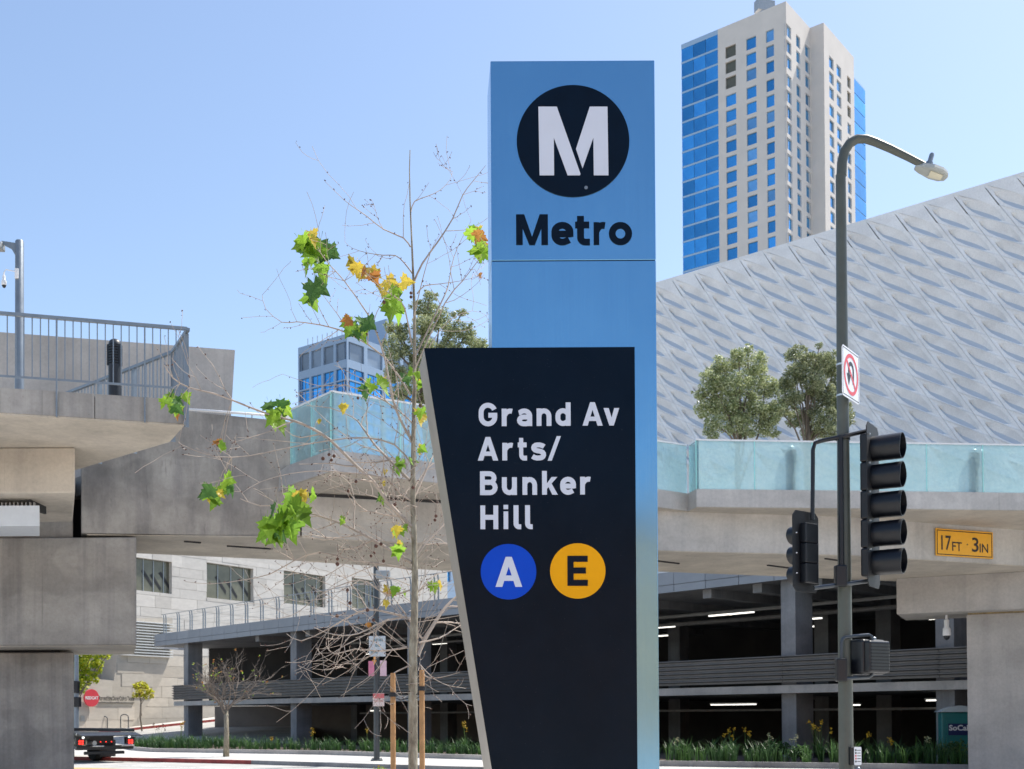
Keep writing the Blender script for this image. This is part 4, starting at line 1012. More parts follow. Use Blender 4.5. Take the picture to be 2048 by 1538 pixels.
# lettering as strokes
def arc(cx, cy, rx, ry, a0, a1, n=8): return [(cx + rx * math.cos(R(a0 + (a1 - a0) * k / n)), cy + ry * math.sin(R(a0 + (a1 - a0) * k / n))) for k in range(n + 1)]
H = .1
def strokes(ch):
    """strokes of a bold grotesque, cap height 1, line weight .2; ('s', path) or ('p', polygon); returns width, list"""
    xh = .745; X = xh - H
    if ch == 'G': return .77, [('s', arc(.385, .60, .285, .30, 22, 180, 10) + arc(.385, .40, .285, .30, 180, 360, 10) + [(.67, .50)]), ('s', [(.40, .47), (.67 + .1, .47)])]
    if ch == 'r': return .52, [('s', [(.1, 0), (.1, xh)]), ('s', [(.1, .36), (.11, .46)] + arc(.36, .40, .24, X - .40, 155, 72, 6))]
    if ch == 'a': return .63, [('s', [(.075, .56)] + arc(.30, .44, .23, X - .44, 140, 0, 9) + [(.53, 0)]), ('s', [(.53, .385), (.29, .385)] + arc(.27, .24, .17, .145, 90, 270, 8) + [(.38, .095), (.53, .17)])]
    if ch == 'n': return .62, [('s', [(.1, 0), (.1, xh)]), ('s', [(.1, .36)] + arc(.31, .41, .21, X - .41, 165, 0, 9) + [(.52, 0)])]
    if ch == 'u': return .62, [('s', [(.52, 0), (.52, xh)]), ('s', [(.52, .385)] + arc(.31, .335, .21, .24, 345, 180, 9) + [(.1, xh)])]
    if ch == 'd': return .63, [('s', [(.53, 0), (.53, 1.0)]), ('s', [(.53, .52)] + arc(.31, .43, .21, X - .43, 55, 180, 7) + arc(.31, .31, .21, .215, 180, 305, 7) + [(.53, .22)])]
    if ch == 'A': return .86, [('p', [(0, 0), (.22, 0), (.53, 1), (.33, 1)]), ('p', [(.33, 1), (.53, 1), (.86, 0), (.64, 0)]), ('p', [(.22, .20), (.64, .20), (.60, .38), (.26, .38)])]
    if ch == 'v': return .66, [('p', [(0, xh), (.22, xh), (.43, 0), (.24, 0)]), ('p', [(.24, 0), (.43, 0), (.66, xh), (.45, xh)])]
    if ch == 't': return .47, [('s', [(.17, .95), (.17, .27)] + arc(.31, .25, .14, .155, 185, 270, 5) + [(.46, .095)]), ('s', [(0, .655), (.44, .655)])]
    if ch == 's': return .60, [('s', [(.53, .575), (.46, .62), (.36, .65), (.27, .65)] + arc(.25, .53, .145, .12, 90, 260, 6) + [(.36, .385)] + arc(.36, .24, .145, .14, 75, -90, 6) + [(.24, .095), (.14, .115), (.05, .17)])]
    if ch == '/': return .58, [('p', [(0, -.02), (.18, -.02), (.58, 1.02), (.40, 1.02)])]
    if ch == 'B': return .75, [('s', [(.1, 0), (.1, 1)]), ('s', [(.1, .9), (.40, .9)] + arc(.40, .715, .20, .185, 90, -90, 8) + [(.1, .53)]), ('s', [(.1, .54), (.42, .54)] + arc(.42, .32, .225, .22, 90, -90, 8) + [(.1, .1)])]
    if ch == 'k': return .66, [('s', [(.1, 0), (.1, 1)]), ('p', [(.18, .22), (.18, .44), (.40, xh), (.64, xh)]), ('p', [(.24, .38), (.37, .52), (.66, 0), (.43, 0)])]
    if ch == 'e': return .65, [('s', [(.12, .36), (.60, .36)]), ('s', [(.55, .27), (.55, .43)] + arc(.325, .43, .225, X - .43, 0, 180, 10) + arc(.325, .32, .225, .225, 180, 300, 8) + [(.53, .17)])]
    if ch == 'H': return .75, [('s', [(.1, 0), (.1, 1)]), ('s', [(.65, 0), (.65, 1)]), ('s', [(.1, .5), (.65, .5)])]
    if ch == 'i': return .2, [('s', [(.1, 0), (.1, xh)]), ('s', [(.1, .84), (.1, 1.02)])]
    if ch == 'l': return .31, [('s', [(.1, 1), (.1, .25)] + arc(.22, .23, .12, .135, 180, 270, 5) + [(.31, .095)])]
    if ch == 'E': return .66, [('s', [(.1, 0), (.1, 1)]), ('s', [(.1, .9), (.66, .9)]), ('s', [(.1, .51), (.60, .51)]), ('s', [(.1, .1), (.66, .1)])]
    if ch == 'M': return 1.02, [('s', [(.1, 0), (.1, 1)]), ('s', [(.92, 0), (.92, 1)]), ('p', [(.02, 1), (.26, 1), (.60, 0), (.42, 0)]), ('p', [(.42, 0), (.60, 0), (1.0, 1), (.76, 1)])]
    if ch == 'o': return .73, [('s', arc(.365, .372, .262, X - .372, 0, 360, 22))]
def ribbon(path, w):
    L_, R_ = [], []
    path = [p for i, p in enumerate(path) if i == 0 or abs(p[0] - path[i - 1][0]) + abs(p[1] - path[i - 1][1]) > 1e-4]
    closed = (abs(path[0][0] - path[-1][0]) + abs(path[0][1] - path[-1][1])) < 1e-6
    n = len(path)
    for i, p in enumerate(path):
        a = path[i - 1] if i > 0 else (path[-2] if closed else None); b = path[i + 1] if i < n - 1 else (path[1] if closed else None)
        d1 = Vector((p[0] - a[0], p[1] - a[1])).normalized() if a else None; d2 = Vector((b[0] - p[0], b[1] - p[1])).normalized() if b else None
        if d1 is None: d1 = d2
        if d2 is None: d2 = d1
        n1_, n2_ = Vector((-d1.y, d1.x)), Vector((-d2.y, d2.x)); mtr = (n1_ + n2_); mtr.normalize(); k = w / 2 / max(.35, mtr.dot(n1_))
        L_.append((p[0] + mtr.x * k, p[1] + mtr.y * k)); R_.append((p[0] - mtr.x * k, p[1] - mtr.y * k))
    return L_, R_
def glyph(ch, px0, px1, pyb, pyt, m, parent, dy, w=.2, name='letter', plane=None):
    W, ss = strokes(ch); P0 = at(px0, pyb, plane); P1 = at(px1, pyb, plane); PT = at(px0, pyt, plane)
    ex = (P1 - P0) / W; ez = Vector((0, 0, PT.z - P0.z)); mb = MB()
    T_ = lambda x, z, k: P0 + ex * x + ez * z - Vector((0, k, 0))
    for i, (kind, pts) in enumerate(ss):
        k1 = dy + .0025 + .0004 * i
        if kind == 'p':
            n = len(pts); mb.add([T_(x, z, k1) for x, z in pts] + [T_(x, z, dy - .001) for x, z in pts], [tuple(range(n - 1, -1, -1))] + [(j, (j + 1) % n, n + (j + 1) % n, n + j) for j in range(n)])
        else:
            A, B_ = ribbon(pts, w); n = len(A)
            v = [T_(x, z, k1) for x, z in A] + [T_(x, z, k1) for x, z in B_] + [T_(x, z, dy - .001) for x, z in A] + [T_(x, z, dy - .001) for x, z in B_]; f = []
            for j in range(n - 1):
                f += [(j, n + j, n + j + 1, j + 1), (j, j + 1, 2 * n + j + 1, 2 * n + j), (n + j, 3 * n + j, 3 * n + j + 1, n + j + 1)]
            f += [(0, 2 * n, 3 * n, n), (n - 1, 2 * n - 1, 4 * n - 1, 3 * n - 1)]; mb.add(v, f)
    return mb.build(name, m, parent)
Z7 = lambda x, y: (820 + x * .37706, 660 + y * .37706)
base = {0: (511, 387), 1: (693, 568), 2: (876, 750), 3: (1057, 931)}
lines = [('Grand Av', [(365, 463), (487, 553), (568, 648), (672, 750), (772, 852), None, (915, 1022), (1027, 1110)]),
         ('Arts/', [(360, 468), (490, 556), (572, 622), (643, 721), (730, 801)]),
         ('Bunker', [(372, 465), (488, 567), (597, 674), (701, 784), (797, 880), (903, 967)]),
         ('Hill', [(374, 468), (497, 521), (550, 590), (611, 651)])]
for li, (s, pos) in enumerate(lines):
    for ch, pz in zip(s, pos):
        if pz is None: continue
        yb, yt = base[li]; k = -.006 * ((pz[0] + pz[1]) / 2 - 400)
        a_, b_ = Z7(pz[0], yb + k), Z7(pz[1], yt + k)
        glyph(ch, a_[0], b_[0], a_[1], b_[1], m_letter, pnl, 0, .205, plane=SY - PF)
for cx, cy, r, m, ch, lm_ , gx in [(1017, 1143.5, 55.2, m_disc_b, 'A', m_letter, (991, 1044.5, 1174, 1114)), (1155.5, 1142, 55, m_disc_y, 'E', m_embl, (1135, 1175.5, 1172, 1112))]:
    c = at(cx, cy, SY - PF); mb = MB(); mb.lathe(c, [(r / FPX * SY, 0), (r / FPX * SY, .003)], 48, axis=(0, -1, 0)); dsc = mb.build('route_disc', m, pnl)
    glyph(ch, gx[0], gx[1], gx[2], gx[3], lm_, dsc, .003, .2, plane=SY - PF)
# round emblem with the split M
c = at(1146, 282.5, SY); mb = MB(); mb.lathe(c, [(113.4 / FPX * SY, 0), (113.4 / FPX * SY, .004)], 72, axis=(0, -1, 0)); em = mb.build('emblem_disc', m_embl, sg)
Z6 = lambda x, y: at(940 + x * .2992, 100 + y * .2992, SY) - Vector((0, .0035, 0))
for poly in ([(457, 383), (580, 383), (738, 832), (734, 841), (652, 841), (560, 590), (562, 841), (465, 841)], [(800, 383), (918, 383), (925, 841), (827, 841), (824, 590), (752, 795), (708, 665)]):
    mb = MB(); mb.extr([Z6(*p) for p in poly], Vector((0, -1, 0)), .003); mb.build('emblem_mark', m_letter, em)
mb = MB(); mb.lathe(at(1172, 376, SY) - Vector((0, .004, 0)), [(.008, 0), (.008, .002)], 16, axis=(0, -1, 0)); mb.build('bolt', m_steel, em)
for ch, (x0, x1) in zip('Metro', [(310, 520), (546, 690), (703, 804), (828, 918), (929, 1083)]):
    glyph(ch, 940 + x0 * .2992, 940 + x1 * .2992, 100 + 1304 * .2992, 100 + 1100 * .2992, m_embl, upc := bpy.data.objects['upper_column'], 0, .215, plane=SY)

# ================================================================== STREET LAMP AND SIGNAL POLE
TY = 14.1
m_pole = plain('pole_olive_paint', (.078, .086, .072), .42, .1, var=.15, scale=3, rvar=.1)
pb_ = at(1691.5, 1430, TY); PX = pb_.x; PB = Vector((PX, TY, 0))
lp2 = thing('street_lamp_pole', 'tall olive street lamp pole with curved arm carrying traffic signals', 'lamp post', PB)
zt_ = at(1683, 350, TY).z
mb = MB(); mb.lathe(PB, [(.15, 0), (.15, .08), (.092, .1), (.088, 1.6), (.082, 3.4), (.075, 5.0), (.062, zt_)], 20); autosmooth(mb.build('pole', m_pole, lp2))
arm_px = [(1683, 352), (1684, 325), (1689, 303), (1699, 287), (1714, 278), (1732, 278), (1750, 284), (1780, 297), (1815, 314), (1848, 331)]
mb = MB(); mb.tube([at(a, b, TY - .002 * i) for i, (a, b) in enumerate(arm_px)], [.062, .061, .060, .058, .056, .053, .051, .048, .044, .042], 14); autosmooth(mb.build('arm', m_pole, lp2))
hd = at(1864, 342, TY); ad = Vector((.93, -.1, -.36)).normalized(); sd_ = Vector((0, 1, 0)) ; sd_ = (sd_ - ad * sd_.dot(ad)).normalized(); nd_ = ad.cross(sd_).normalized()
if nd_.z < 0: nd_ = -nd_
outl = [(-.21, .04), (-.15, .08), (0, .135), (.12, .125), (.19, .07), (.205, 0), (.19, -.07), (.12, -.125), (0, -.135), (-.15, -.08), (-.21, -.04)]
mb = MB(); n = len(outl)
lay = [(.97, -.035), (1.02, -.015), (.9, .025), (.6, .045)]
vs = []; f = []
for k, (s, h) in enumerate(lay): vs += [hd + ad * (x * s) + sd_ * (y * s) + nd_ * h for x, y in outl]
for k in range(3):
    for j in range(n): f.append((k * n + j, k * n + (j + 1) % n, (k + 1) * n + (j + 1) % n, (k + 1) * n + j))
f += [tuple(range(n - 1, -1, -1)), tuple(range(3 * n, 4 * n))]
lum = mk('luminaire', vs, f, plain('luminaire_grey', (.36, .38, .36), .45, .2), lp2)
mb = MB(); qd = hd + ad * .06 - nd_ * .038; mb.extr([qd + ad * a + sd_ * b for a, b in ((-.08, -.07), (.08, -.055), (.08, .055), (-.08, .07))], -nd_, .01); mb.build('lamp_lens', plain('lamp_lens', (.62, .58, .44), .25), lum)
mb = MB(); pc_ = hd - ad * .06 + nd_ * .05; mb.lathe(pc_, [(.045, 0), (.045, .04), (.03, .06), (.03, .14), (.022, .16)], 12, axis=nd_ + Vector((0, 0, .3))); autosmooth(mb.build('photocell', m_steel, lum))
def ring_on(pole_z, r, h, m, parent, name='band'):
    mb = MB(); mb.lathe(Vector((PX, TY, pole_z)), [(r, 0), (r, h)], 20); return autosmooth(mb.build(name, m, parent))
# traffic signals
m_sig = plain('signal_black', (.003, .004, .007), .38, var=.2, rvar=.08)
m_dsteel = plain('dark_steel', (.07, .08, .09), .35, .5)
m_plate = plain('backplate_black', (.006, .007, .009), .6)
m_vin = plain('visor_inside', (.008, .008, .009), .7)
def visor(c, nrm, r, L_, parent):
    """tube visor, cut back underneath, with its lens"""
    a = nrm.normalized(); upv = UP; rt = a.cross(upv).normalized(); N = 24; v = []; f = []
    for k in range(N):
        t = 2 * math.pi * k / N; d = rt * math.cos(t) + upv * math.sin(t); l = L_ * (1.0 - .05 * max(0, -math.sin(t)))
        v += [c + d * r * 1.0, c + d * r * 1.03 + a * l, c + d * (r * 1.03 - .006) + a * l, c + d * (r - .006)]
    for k in range(N):
        b = 4 * k; e_ = 4 * ((k + 1) % N)
        for j in range(4): f.append((b + j, e_ + j, e_ + (j + 1) % 4, b + (j + 1) % 4))
    o = mk('visor', v, f, m_sig, parent); autosmooth(o, 50)
    mb = MB(); mb.lathe(c + a * .012, [(r * .97, 0), (r * .9, .012), (r * .5, .028), (.004, .034)], 20, axis=a); autosmooth(mb.build('lens', m_vin, o))
    return o
n5 = Vector((.84, -.54, 0)).normalized(); h5 = Vector((.54, .84, 0))
c5 = at(1745, 1012, TY - .05)
s5 = thing('traffic_signal', 'five lens traffic signal with long black visors on the lamp pole', 'traffic light', Vector((c5.x, c5.y, c5.z - 1.0)), 'traffic signals')
pitch = 57 / FPX * TY
mb = MB(); zt5_, zb5 = at(1745, 852, TY).z, at(1745, 1176, TY).z
rc = .06
pl_pts = [(-.26, zb5 + rc), (-.26 + rc, zb5), (.26 - rc, zb5), (.26, zb5 + rc), (.26, zt5_ - rc), (.26 - rc, zt5_), (-.26 + rc, zt5_), (-.26, zt5_ - rc)]
mb.extr([Vector((c5.x, c5.y, 0)) + h5 * a + UP * b for a, b in pl_pts], n5, .012); mb.build('backplate', m_plate, s5)
for k in range(5):
    z = c5.z + (2 - k) * pitch; cc_ = Vector((c5.x, c5.y, z))
    mb = MB(); mb.box(cc_ - n5 * .055, .11, .30, pitch - .006, math.atan2(n5.y, n5.x)); bevel(mb.build('section_housing', m_sig, s5), .02)
    visor(cc_ + n5 * .014, n5, .152, .36, s5)
    for s in (-1, 1):
        mb = MB(); mb.lathe(cc_ + n5 * .013 + h5 * (s * .19) + UP * (pitch * .42), [(.012, 0), (.012, .02)], 8, axis=n5); mb.build('bolt', m_galv, s5)
n3 = Vector((-.62, .78, 0)).normalized(); h3 = Vector((.78, .62, 0))
c3 = at(1612, 1108, TY - .1)
s3 = thing('traffic_signal', 'three lens traffic signal turned away, seen from its back', 'traffic light', Vector((c3.x, c3.y, c3.z - .5)), 'traffic signals')
zt3, zb3 = at(1612, 1026, TY).z, at(1612, 1186, TY).z; wd3 = .25
pl3 = [(-wd3, zb3 + rc), (-wd3 + rc, zb3), (wd3 - rc, zb3), (wd3, zb3 + rc), (wd3, zt3 - rc), (wd3 - rc, zt3), (-wd3 + rc, zt3), (-wd3, zt3 - rc)]
mb = MB(); mb.extr([Vector((c3.x, c3.y, 0)) + h3 * a + UP * b for a, b in pl3], n3, .012); mb.build('backplate', m_plate, s3)
for k in range(3):
    z = c3.z + (1 - k) * .245; cc_ = Vector((c3.x, c3.y, z))
    mb = MB(); mb.box(cc_ - n3 * .05, .10, .25, .243, math.atan2(n3.y, n3.x)); bevel(mb.build('section_housing', m_sig, s3), .015)
    visor(cc_ + n3 * .014, n3, .108, .2, s3)
    mb = MB(); mb.lathe(cc_ - h3 * .19, [(.008, 0), (.008, .012)], 8, axis=-n3); mb.build('bolt', m_white, s3)
# brackets (parts of the signals)
kz = lambda px, py: at(px, py, TY - .12)
a_ = [at(1625, 1040, c3.y - .02), at(1626, 900, TY - .12), at(1630, 886, TY - .12), at(1645, 881, TY - .12), kz(1686, 873), at(1732, 862, TY - .06)]
mb = MB(); mb.tube(a_, .026, 8); autosmooth(mb.build('bracket_arm', m_sig, s3))
b_ = [at(1628, 1176, c3.y - .05), kz(1660, 1172), kz(1700, 1167), at(1735, 1162, TY - .06)]
mb = MB(); mb.tube(b_, .026, 8); autosmooth(mb.build('bracket_arm', m_dsteel, s3))
mb = MB(); mb.tube([kz(1681, 875), kz(1683, 1140)], .034, 10); autosmooth(mb.build('conduit', m_sig, s5))
mb = MB(); mb.box(kz(1681, 1152), .14, .12, .26); bevel(mb.build('terminal_box', m_sig, s5), .015)
ring_on(at(1690, 880, TY).z, .086, .05, m_sig, s5); ring_on(at(1690, 1172, TY).z, .09, .05, m_sig, s5)
# pedestrian signal
cp = at(1746, 1314, TY - .1); npd = Vector((.55, -.835, 0)).normalized(); hpd = Vector((.835, .55, 0))
pd_ = thing('pedestrian_signal', 'square black pedestrian signal box low on the lamp pole', 'signal', cp - Vector((0, 0, .25)))
mb = MB(); mb.box(cp - npd * .08, .22, .42, .43, math.atan2(npd.y, npd.x)); bevel(mb.build('housing', m_sig, pd_), .035, 3)
mb = MB(); mb.box(cp + npd * .06, .1, .38, .39, math.atan2(npd.y, npd.x)); bevel(mb.build('hood', m_sig, pd_), .03, 3)
for k in range(9):
    mb = MB(); mb.box(cp + npd * .112 + UP * (-.16 + k * .04), .01, .33, .012, math.atan2(npd.y, npd.x)); mb.build('louvre', m_vin, pd_)
k2 = lambda px, py: at(px, py, TY - .13)
mb = MB(); mb.tube([k2(1683, 1325), k2(1683, 1285), k2(1686, 1277), k2(1692, 1274), k2(1738, 1270), k2(1743, 1273), k2(1744, 1282)], .022, 8); autosmooth(mb.build('bracket_arm', m_dsteel, pd_))
mb = MB(); mb.tube([k2(1690, 1357), k2(1738, 1354), k2(1744, 1350), k2(1745, 1342)], .022, 8); autosmooth(mb.build('bracket_arm', m_dsteel, pd_))
mb = MB(); mb.box(k2(1682, 1340), .13, .11, .28); bevel(mb.build('terminal_box', m_sig, pd_), .015)
mb = MB(); mb.lathe(cp + hpd * .08 + UP * .21 - npd * .05, [(.03, 0), (.03, .03), (.015, .04)], 10); mb.build('hub', m_steel, pd_)
# no U-turn sign
nu = Vector((.81, -.58, 0)).normalized(); hu = Vector((.58, .81, 0))
u0 = at(1684, 789, TY - .45); us_ = .61
us = thing('no_u_turn_sign', 'square white no U-turn sign strapped to the lamp pole', 'sign', u0)
m_signred = plain('sign_red', (.72, .07, .08), .45, var=.06); m_signw = plain('sign_white', (.80, .81, .82), .4, var=.03)
def disc_poly(cx, cy, r0, r1, n=40):
    pass
UPT = lambda a, b, d=0: u0 + hu * a + UP * b + nu * d
c_ = .04; sq = [(c_, 0), (us_ - c_, 0), (us_, c_), (us_, us_ - c_), (us_ - c_, us_), (c_, us_), (0, us_ - c_), (0, c_)]
mb = MB(); mb.extr([UPT(a, b) for a, b in sq], nu, .006); pls = mb.build('plate', m_signw, us)
for (a, b, c, d) in [(.03, .02, us_ - .03, .03), (.03, us_ - .03, us_ - .03, us_ - .02), (.02, .03, .03, us_ - .03), (us_ - .03, .03, us_ - .02, us_ - .03)]:
    mb = MB(); mb.extr([UPT(a, b, .0062), UPT(c, b, .0062), UPT(c, d, .0062), UPT(a, d, .0062)], nu, .001); mb.build('border', m_letter_black, pls)
N = 44; vs = []; f = []; r1_, r0_ = .25, .205; cx = us_ / 2
for k in range(N):
    t = 2 * math.pi * k / N; vs += [UPT(cx + r1_ * math.cos(t), cx + r1_ * math.sin(t), .009), UPT(cx + r0_ * math.cos(t), cx + r0_ * math.sin(t), .009)]
for k in range(N): f.append((2 * k, 2 * ((k + 1) % N), 2 * ((k + 1) % N) + 1, 2 * k + 1))
mk('red_ring', vs, f, m_signred, pls)
dv = Vector((.707, -.707)); nv = Vector((.707, .707)) * .02
mb = MB(); mb.add([UPT(cx - .15 + nv.x, cx + .15 + nv.y, .0095), UPT(cx - .15 - nv.x, cx + .15 - nv.y, .0095), UPT(cx + .15 - nv.x, cx - .15 - nv.y, .0095), UPT(cx + .15 + nv.x, cx - .15 + nv.y, .0095)], [(0, 1, 2, 3)]); mb.build('red_slash', m_signred, pls)
A, B_ = ribbon([(.385, .20), (.385, .36)] + arc(.305, .36, .08, .08, 0, 180, 10) + [(.225, .29)], .05)
mb = MB(); n = len(A); mb.add([UPT(x, z, .008) for x, z in A] + [UPT(x, z, .008) for x, z in B_], [(j, n + j, n + j + 1, j + 1) for j in range(n - 1)]); mb.add([UPT(.15, .30, .008), UPT(.225, .16, .008), UPT(.30, .30, .008)], [(0, 1, 2)]); mb.build('arrow', m_letter_black, pls)
for zz in (.10, .48):
    ring_on(u0.z + zz, .078, .022, m_bright, us, 'strap')
    mb = MB(); q1_ = u0 + hu * .3 + UP * zz; mb.tube([q1_, Vector((PX, TY, q1_.z))], .012, 6); mb.build('bracket', m_bright, us)
# push button
cb_ = at(1714, 1512, TY - .12); bxp = thing('push_button', 'small white crossing button plate at the foot of the lamp pole', 'push button', cb_ - Vector((0, 0, .12)))
mb = MB(); mb.box(cb_ + Vector((-.045, .05, 0)), .1, .12, .22, .2); bevel(mb.build('housing', m_sig, bxp), .01)
mb = MB(); o_ = cb_ + Vector((-.04, -.012, -.11)); rb = Vector((.98, .2, 0)); nb_ = Vector((.2, -.98, 0)); mb.extr([o_ + rb * a + UP * b for a, b in ((.01, 0), (.085, 0), (.095, .01), (.095, .21), (.085, .22), (.01, .22), (0, .21), (0, .01))], nb_, .006); plb = mb.build('plate', m_signw, bxp)
for k in range(5):
    mb = MB(); mb.extr([o_ + rb * .038 + UP * (.04 + .034 * k) + nb_ * .007, o_ + rb * .085 + UP * (.04 + .034 * k) + nb_ * .007, o_ + rb * .085 + UP * (.048 + .034 * k) + nb_ * .007, o_ + rb * .038 + UP * (.048 + .034 * k) + nb_ * .007], nb_, .0006); mb.build('legend', m_letter_black, plb)
    mb = MB(); mb.extr([o_ + rb * .012 + UP * (.034 + .034 * k) + nb_ * .007, o_ + rb * .03 + UP * (.034 + .034 * k) + nb_ * .007, o_ + rb * .03 + UP * (.056 + .034 * k) + nb_ * .007, o_ + rb * .012 + UP * (.056 + .034 * k) + nb_ * .007], nb_, .0006); mb.build('legend', m_signred if k in (1, 2) else m_letter_black, plb)
mb = MB(); mb.lathe(cb_ + Vector((.0, -.01, -.16)), [(.03, 0), (.03, .03), (.02, .045)], 14, axis=(.2, -.98, 0)); mb.build('button', m_steel, bxp)

# far post with parking signs
FY = 40.9; fp = at(753.5, 1520, FY); FP = Vector((fp.x, FY, 0))
po = thing('street_light_post', 'slim dark street light post with parking signs behind the sycamore', 'lamp post', FP)
zt_ = at(750, 1110, FY).z
mb = MB(); mb.lathe(FP, [(.22, 0), (.22, .04), (.11, .06), (.105, 2), (.095, zt_)], 14); autosmooth(mb.build('pole', m_dsteel, po))
mb = MB(); mb.box(FP + Vector((.25, 0, at(750, 1150, FY).z)), .5, .3, .3); bevel(mb.build('controller_box', m_galv, po), .03)
for a in (-.15, .15):
    for b in (-.15, .15):
        mb = MB(); mb.lathe(FP + Vector((a, b, .04)), [(.025, 0), (.025, .06)], 6); mb.build('anchor_bolt', m_galv, po)
def psign(px0, px1, py0, py1, m, label, name='parking_sign', dy=.13):
    a, b = at(px0, py1, FY - dy), at(px1, py0, FY - dy); t = thing(name, label, 'sign', a, 'signs on the far post')
    mb = MB(); mb.extr([a, Vector((b.x, a.y, a.z)), b, Vector((a.x, a.y, b.z))], Vector((0, -1, 0)), .01); pl2 = mb.build('plate', m, t); bevel(pl2, .004)
    mb = MB(); mb.box(((a.x + b.x) / 2, a.y + .02, (a.z + b.z) / 2), .08, .04, .06); mb.build('bracket', m_galv, t)
    return pl2, a, b
X_, Zv, Nf = Vector((1, 0, 0)), UP, Vector((0, -1, 0))
pw_, a, b = psign(738, 771, 1272, 1313, plain('sign_pale_blue', (.55, .60, .64), .45), 'large pale parking sign high on the far post')
W, Hh = b.x - a.x, b.z - a.z
for k, (yy, s) in enumerate([(.72, 'PAY HERE'), (.45, 'AT'), (.12, 'METER')]): pass
for yy, x0, ww in [(.74, .32, .55), (.47, .38, .34), (.15, .12, .42)]:
    for j in range(6):
        mb = MB(); q_ = a + Nf * .0105 + X_ * (W * (x0 + ww * j / 6)) + UP * (Hh * yy); mb.extr([q_, q_ + X_ * W * ww * .10, q_ + X_ * W * ww * .10 + UP * Hh * .13, q_ + UP * Hh * .13], Nf, .002); mb.build('lettering', plain('sign_teal', (.06, .16, .2), .5) if j == 0 else bpy.data.materials['sign_teal'], pw_)
m_pinkred = plain('faded_red', (.62, .16, .17), .5, var=.15); m_pinkw = plain('faded_white', (.72, .60, .58), .5, var=.08)
pw_, a, b = psign(746, 768.5, 1386.5, 1412.5, m_pinkw, 'small red and white no stopping sign on the far post')
W, Hh = b.x - a.x, b.z - a.z
mb = MB(); q_ = a + Nf * .0105 + UP * Hh * .62; mb.extr([q_, q_ + X_ * W, q_ + X_ * W + UP * Hh * .36, q_ + UP * Hh * .36], Nf, .002); mb.build('red_band', m_pinkred, pw_)
put_text('lettering', 'ANY TIME', a + X_ * W * .12 + UP * Hh * .34, X_, UP, Nf, W * .76, Hh * .15, m_pinkred, pw_, .02, .0125)
put_text('lettering', 'STOPPING', a + X_ * W * .12 + UP * Hh * .54, X_, UP, Nf, W * .76, Hh * .06, m_pinkred, pw_, .02, .0125)
pw_, a, b = psign(737, 748.5, 1322, 1352, plain('pink_poster', (.66, .22, .34), .6, var=.35, scale=2.2), 'narrow pink notice left of the far post pole')
pw_, a, b = psign(760, 773, 1321, 1352, plain('pale_pink_poster', (.74, .52, .60), .6, var=.3, scale=2.2), 'pale pink notice right of the far post pole')
# ================================================================== SYCAMORE beside the sign
def bark():
    m, t, b = nodes('sycamore_bark'); P = objc(t)
    c = ramp(t, noise(t, 1, 5, .65, P, (30, 30, 9)), [(.30, (.13, .105, .075)), (.48, (.25, .215, .155)), (.62, (.36, .32, .24)), (.75, (.44, .41, .33))])
    c = mixc(t, c, ramp(t, noise(t, 1, 3, .5, P, (90, 90, 40)), [(.27, (.35, .3, .25)), (.34, (1, 1, 1))]), .8, 'MULTIPLY')
    t.links.new(c, b.inputs['Base Color']); b.inputs['Roughness'].default_value = .8; bumpn(t, b, noise(t, 1, 5, .7, P, (60, 60, 18)), .6, .01); return m
m_bark = bark()
m_twig = plain('pale_twig', (.40, .325, .265), .75, var=.25, scale=5)
m_bud = plain('dry_bud', (.10, .045, .03), .8, var=.3, scale=6)
TYr = 8.0
tr_ = thing('sycamore_tree', 'thin young sycamore with bare twigs and a few bright leaves', 'tree', at(826, 1430, TYr) * 1.0)
tb = at(826, 1500, TYr); tr_.location = (tb.x, TYr, 0); WL[tr_.name] = Vector((tb.x, TYr, 0))
trunk_px = [(826, 1538, 9.6), (826, 1450, 9.4), (826, 1380, 9.2), (826, 1300, 8.6), (829, 1230, 7.2), (830, 1160, 6.6), (829, 1090, 6.0), (826, 1020, 5.4), (826, 940, 4.8), (827, 860, 4.3), (829, 780, 3.9), (829, 700, 3.4), (829, 620, 2.9), (826, 540, 2.3), (823, 470, 1.8), (820, 400, 1.4), (819, 340, 1.1), (820, 300, .9)]
rt = random.Random(11)
pts = [at(a, b, TYr + .02 * math.sin(i * 1.3)) for i, (a, b, r) in enumerate(trunk_px)]; rad = [r / FPX * TYr for _, _, r in trunk_px]
pts = [Vector((pts[0].x, TYr, -.05))] + pts; rad = [rad[0] * 1.1] + rad
mb = MB(); mb.tube(pts, rad, 10); autosmooth(mb.build('trunk', m_bark, tr_), 80)
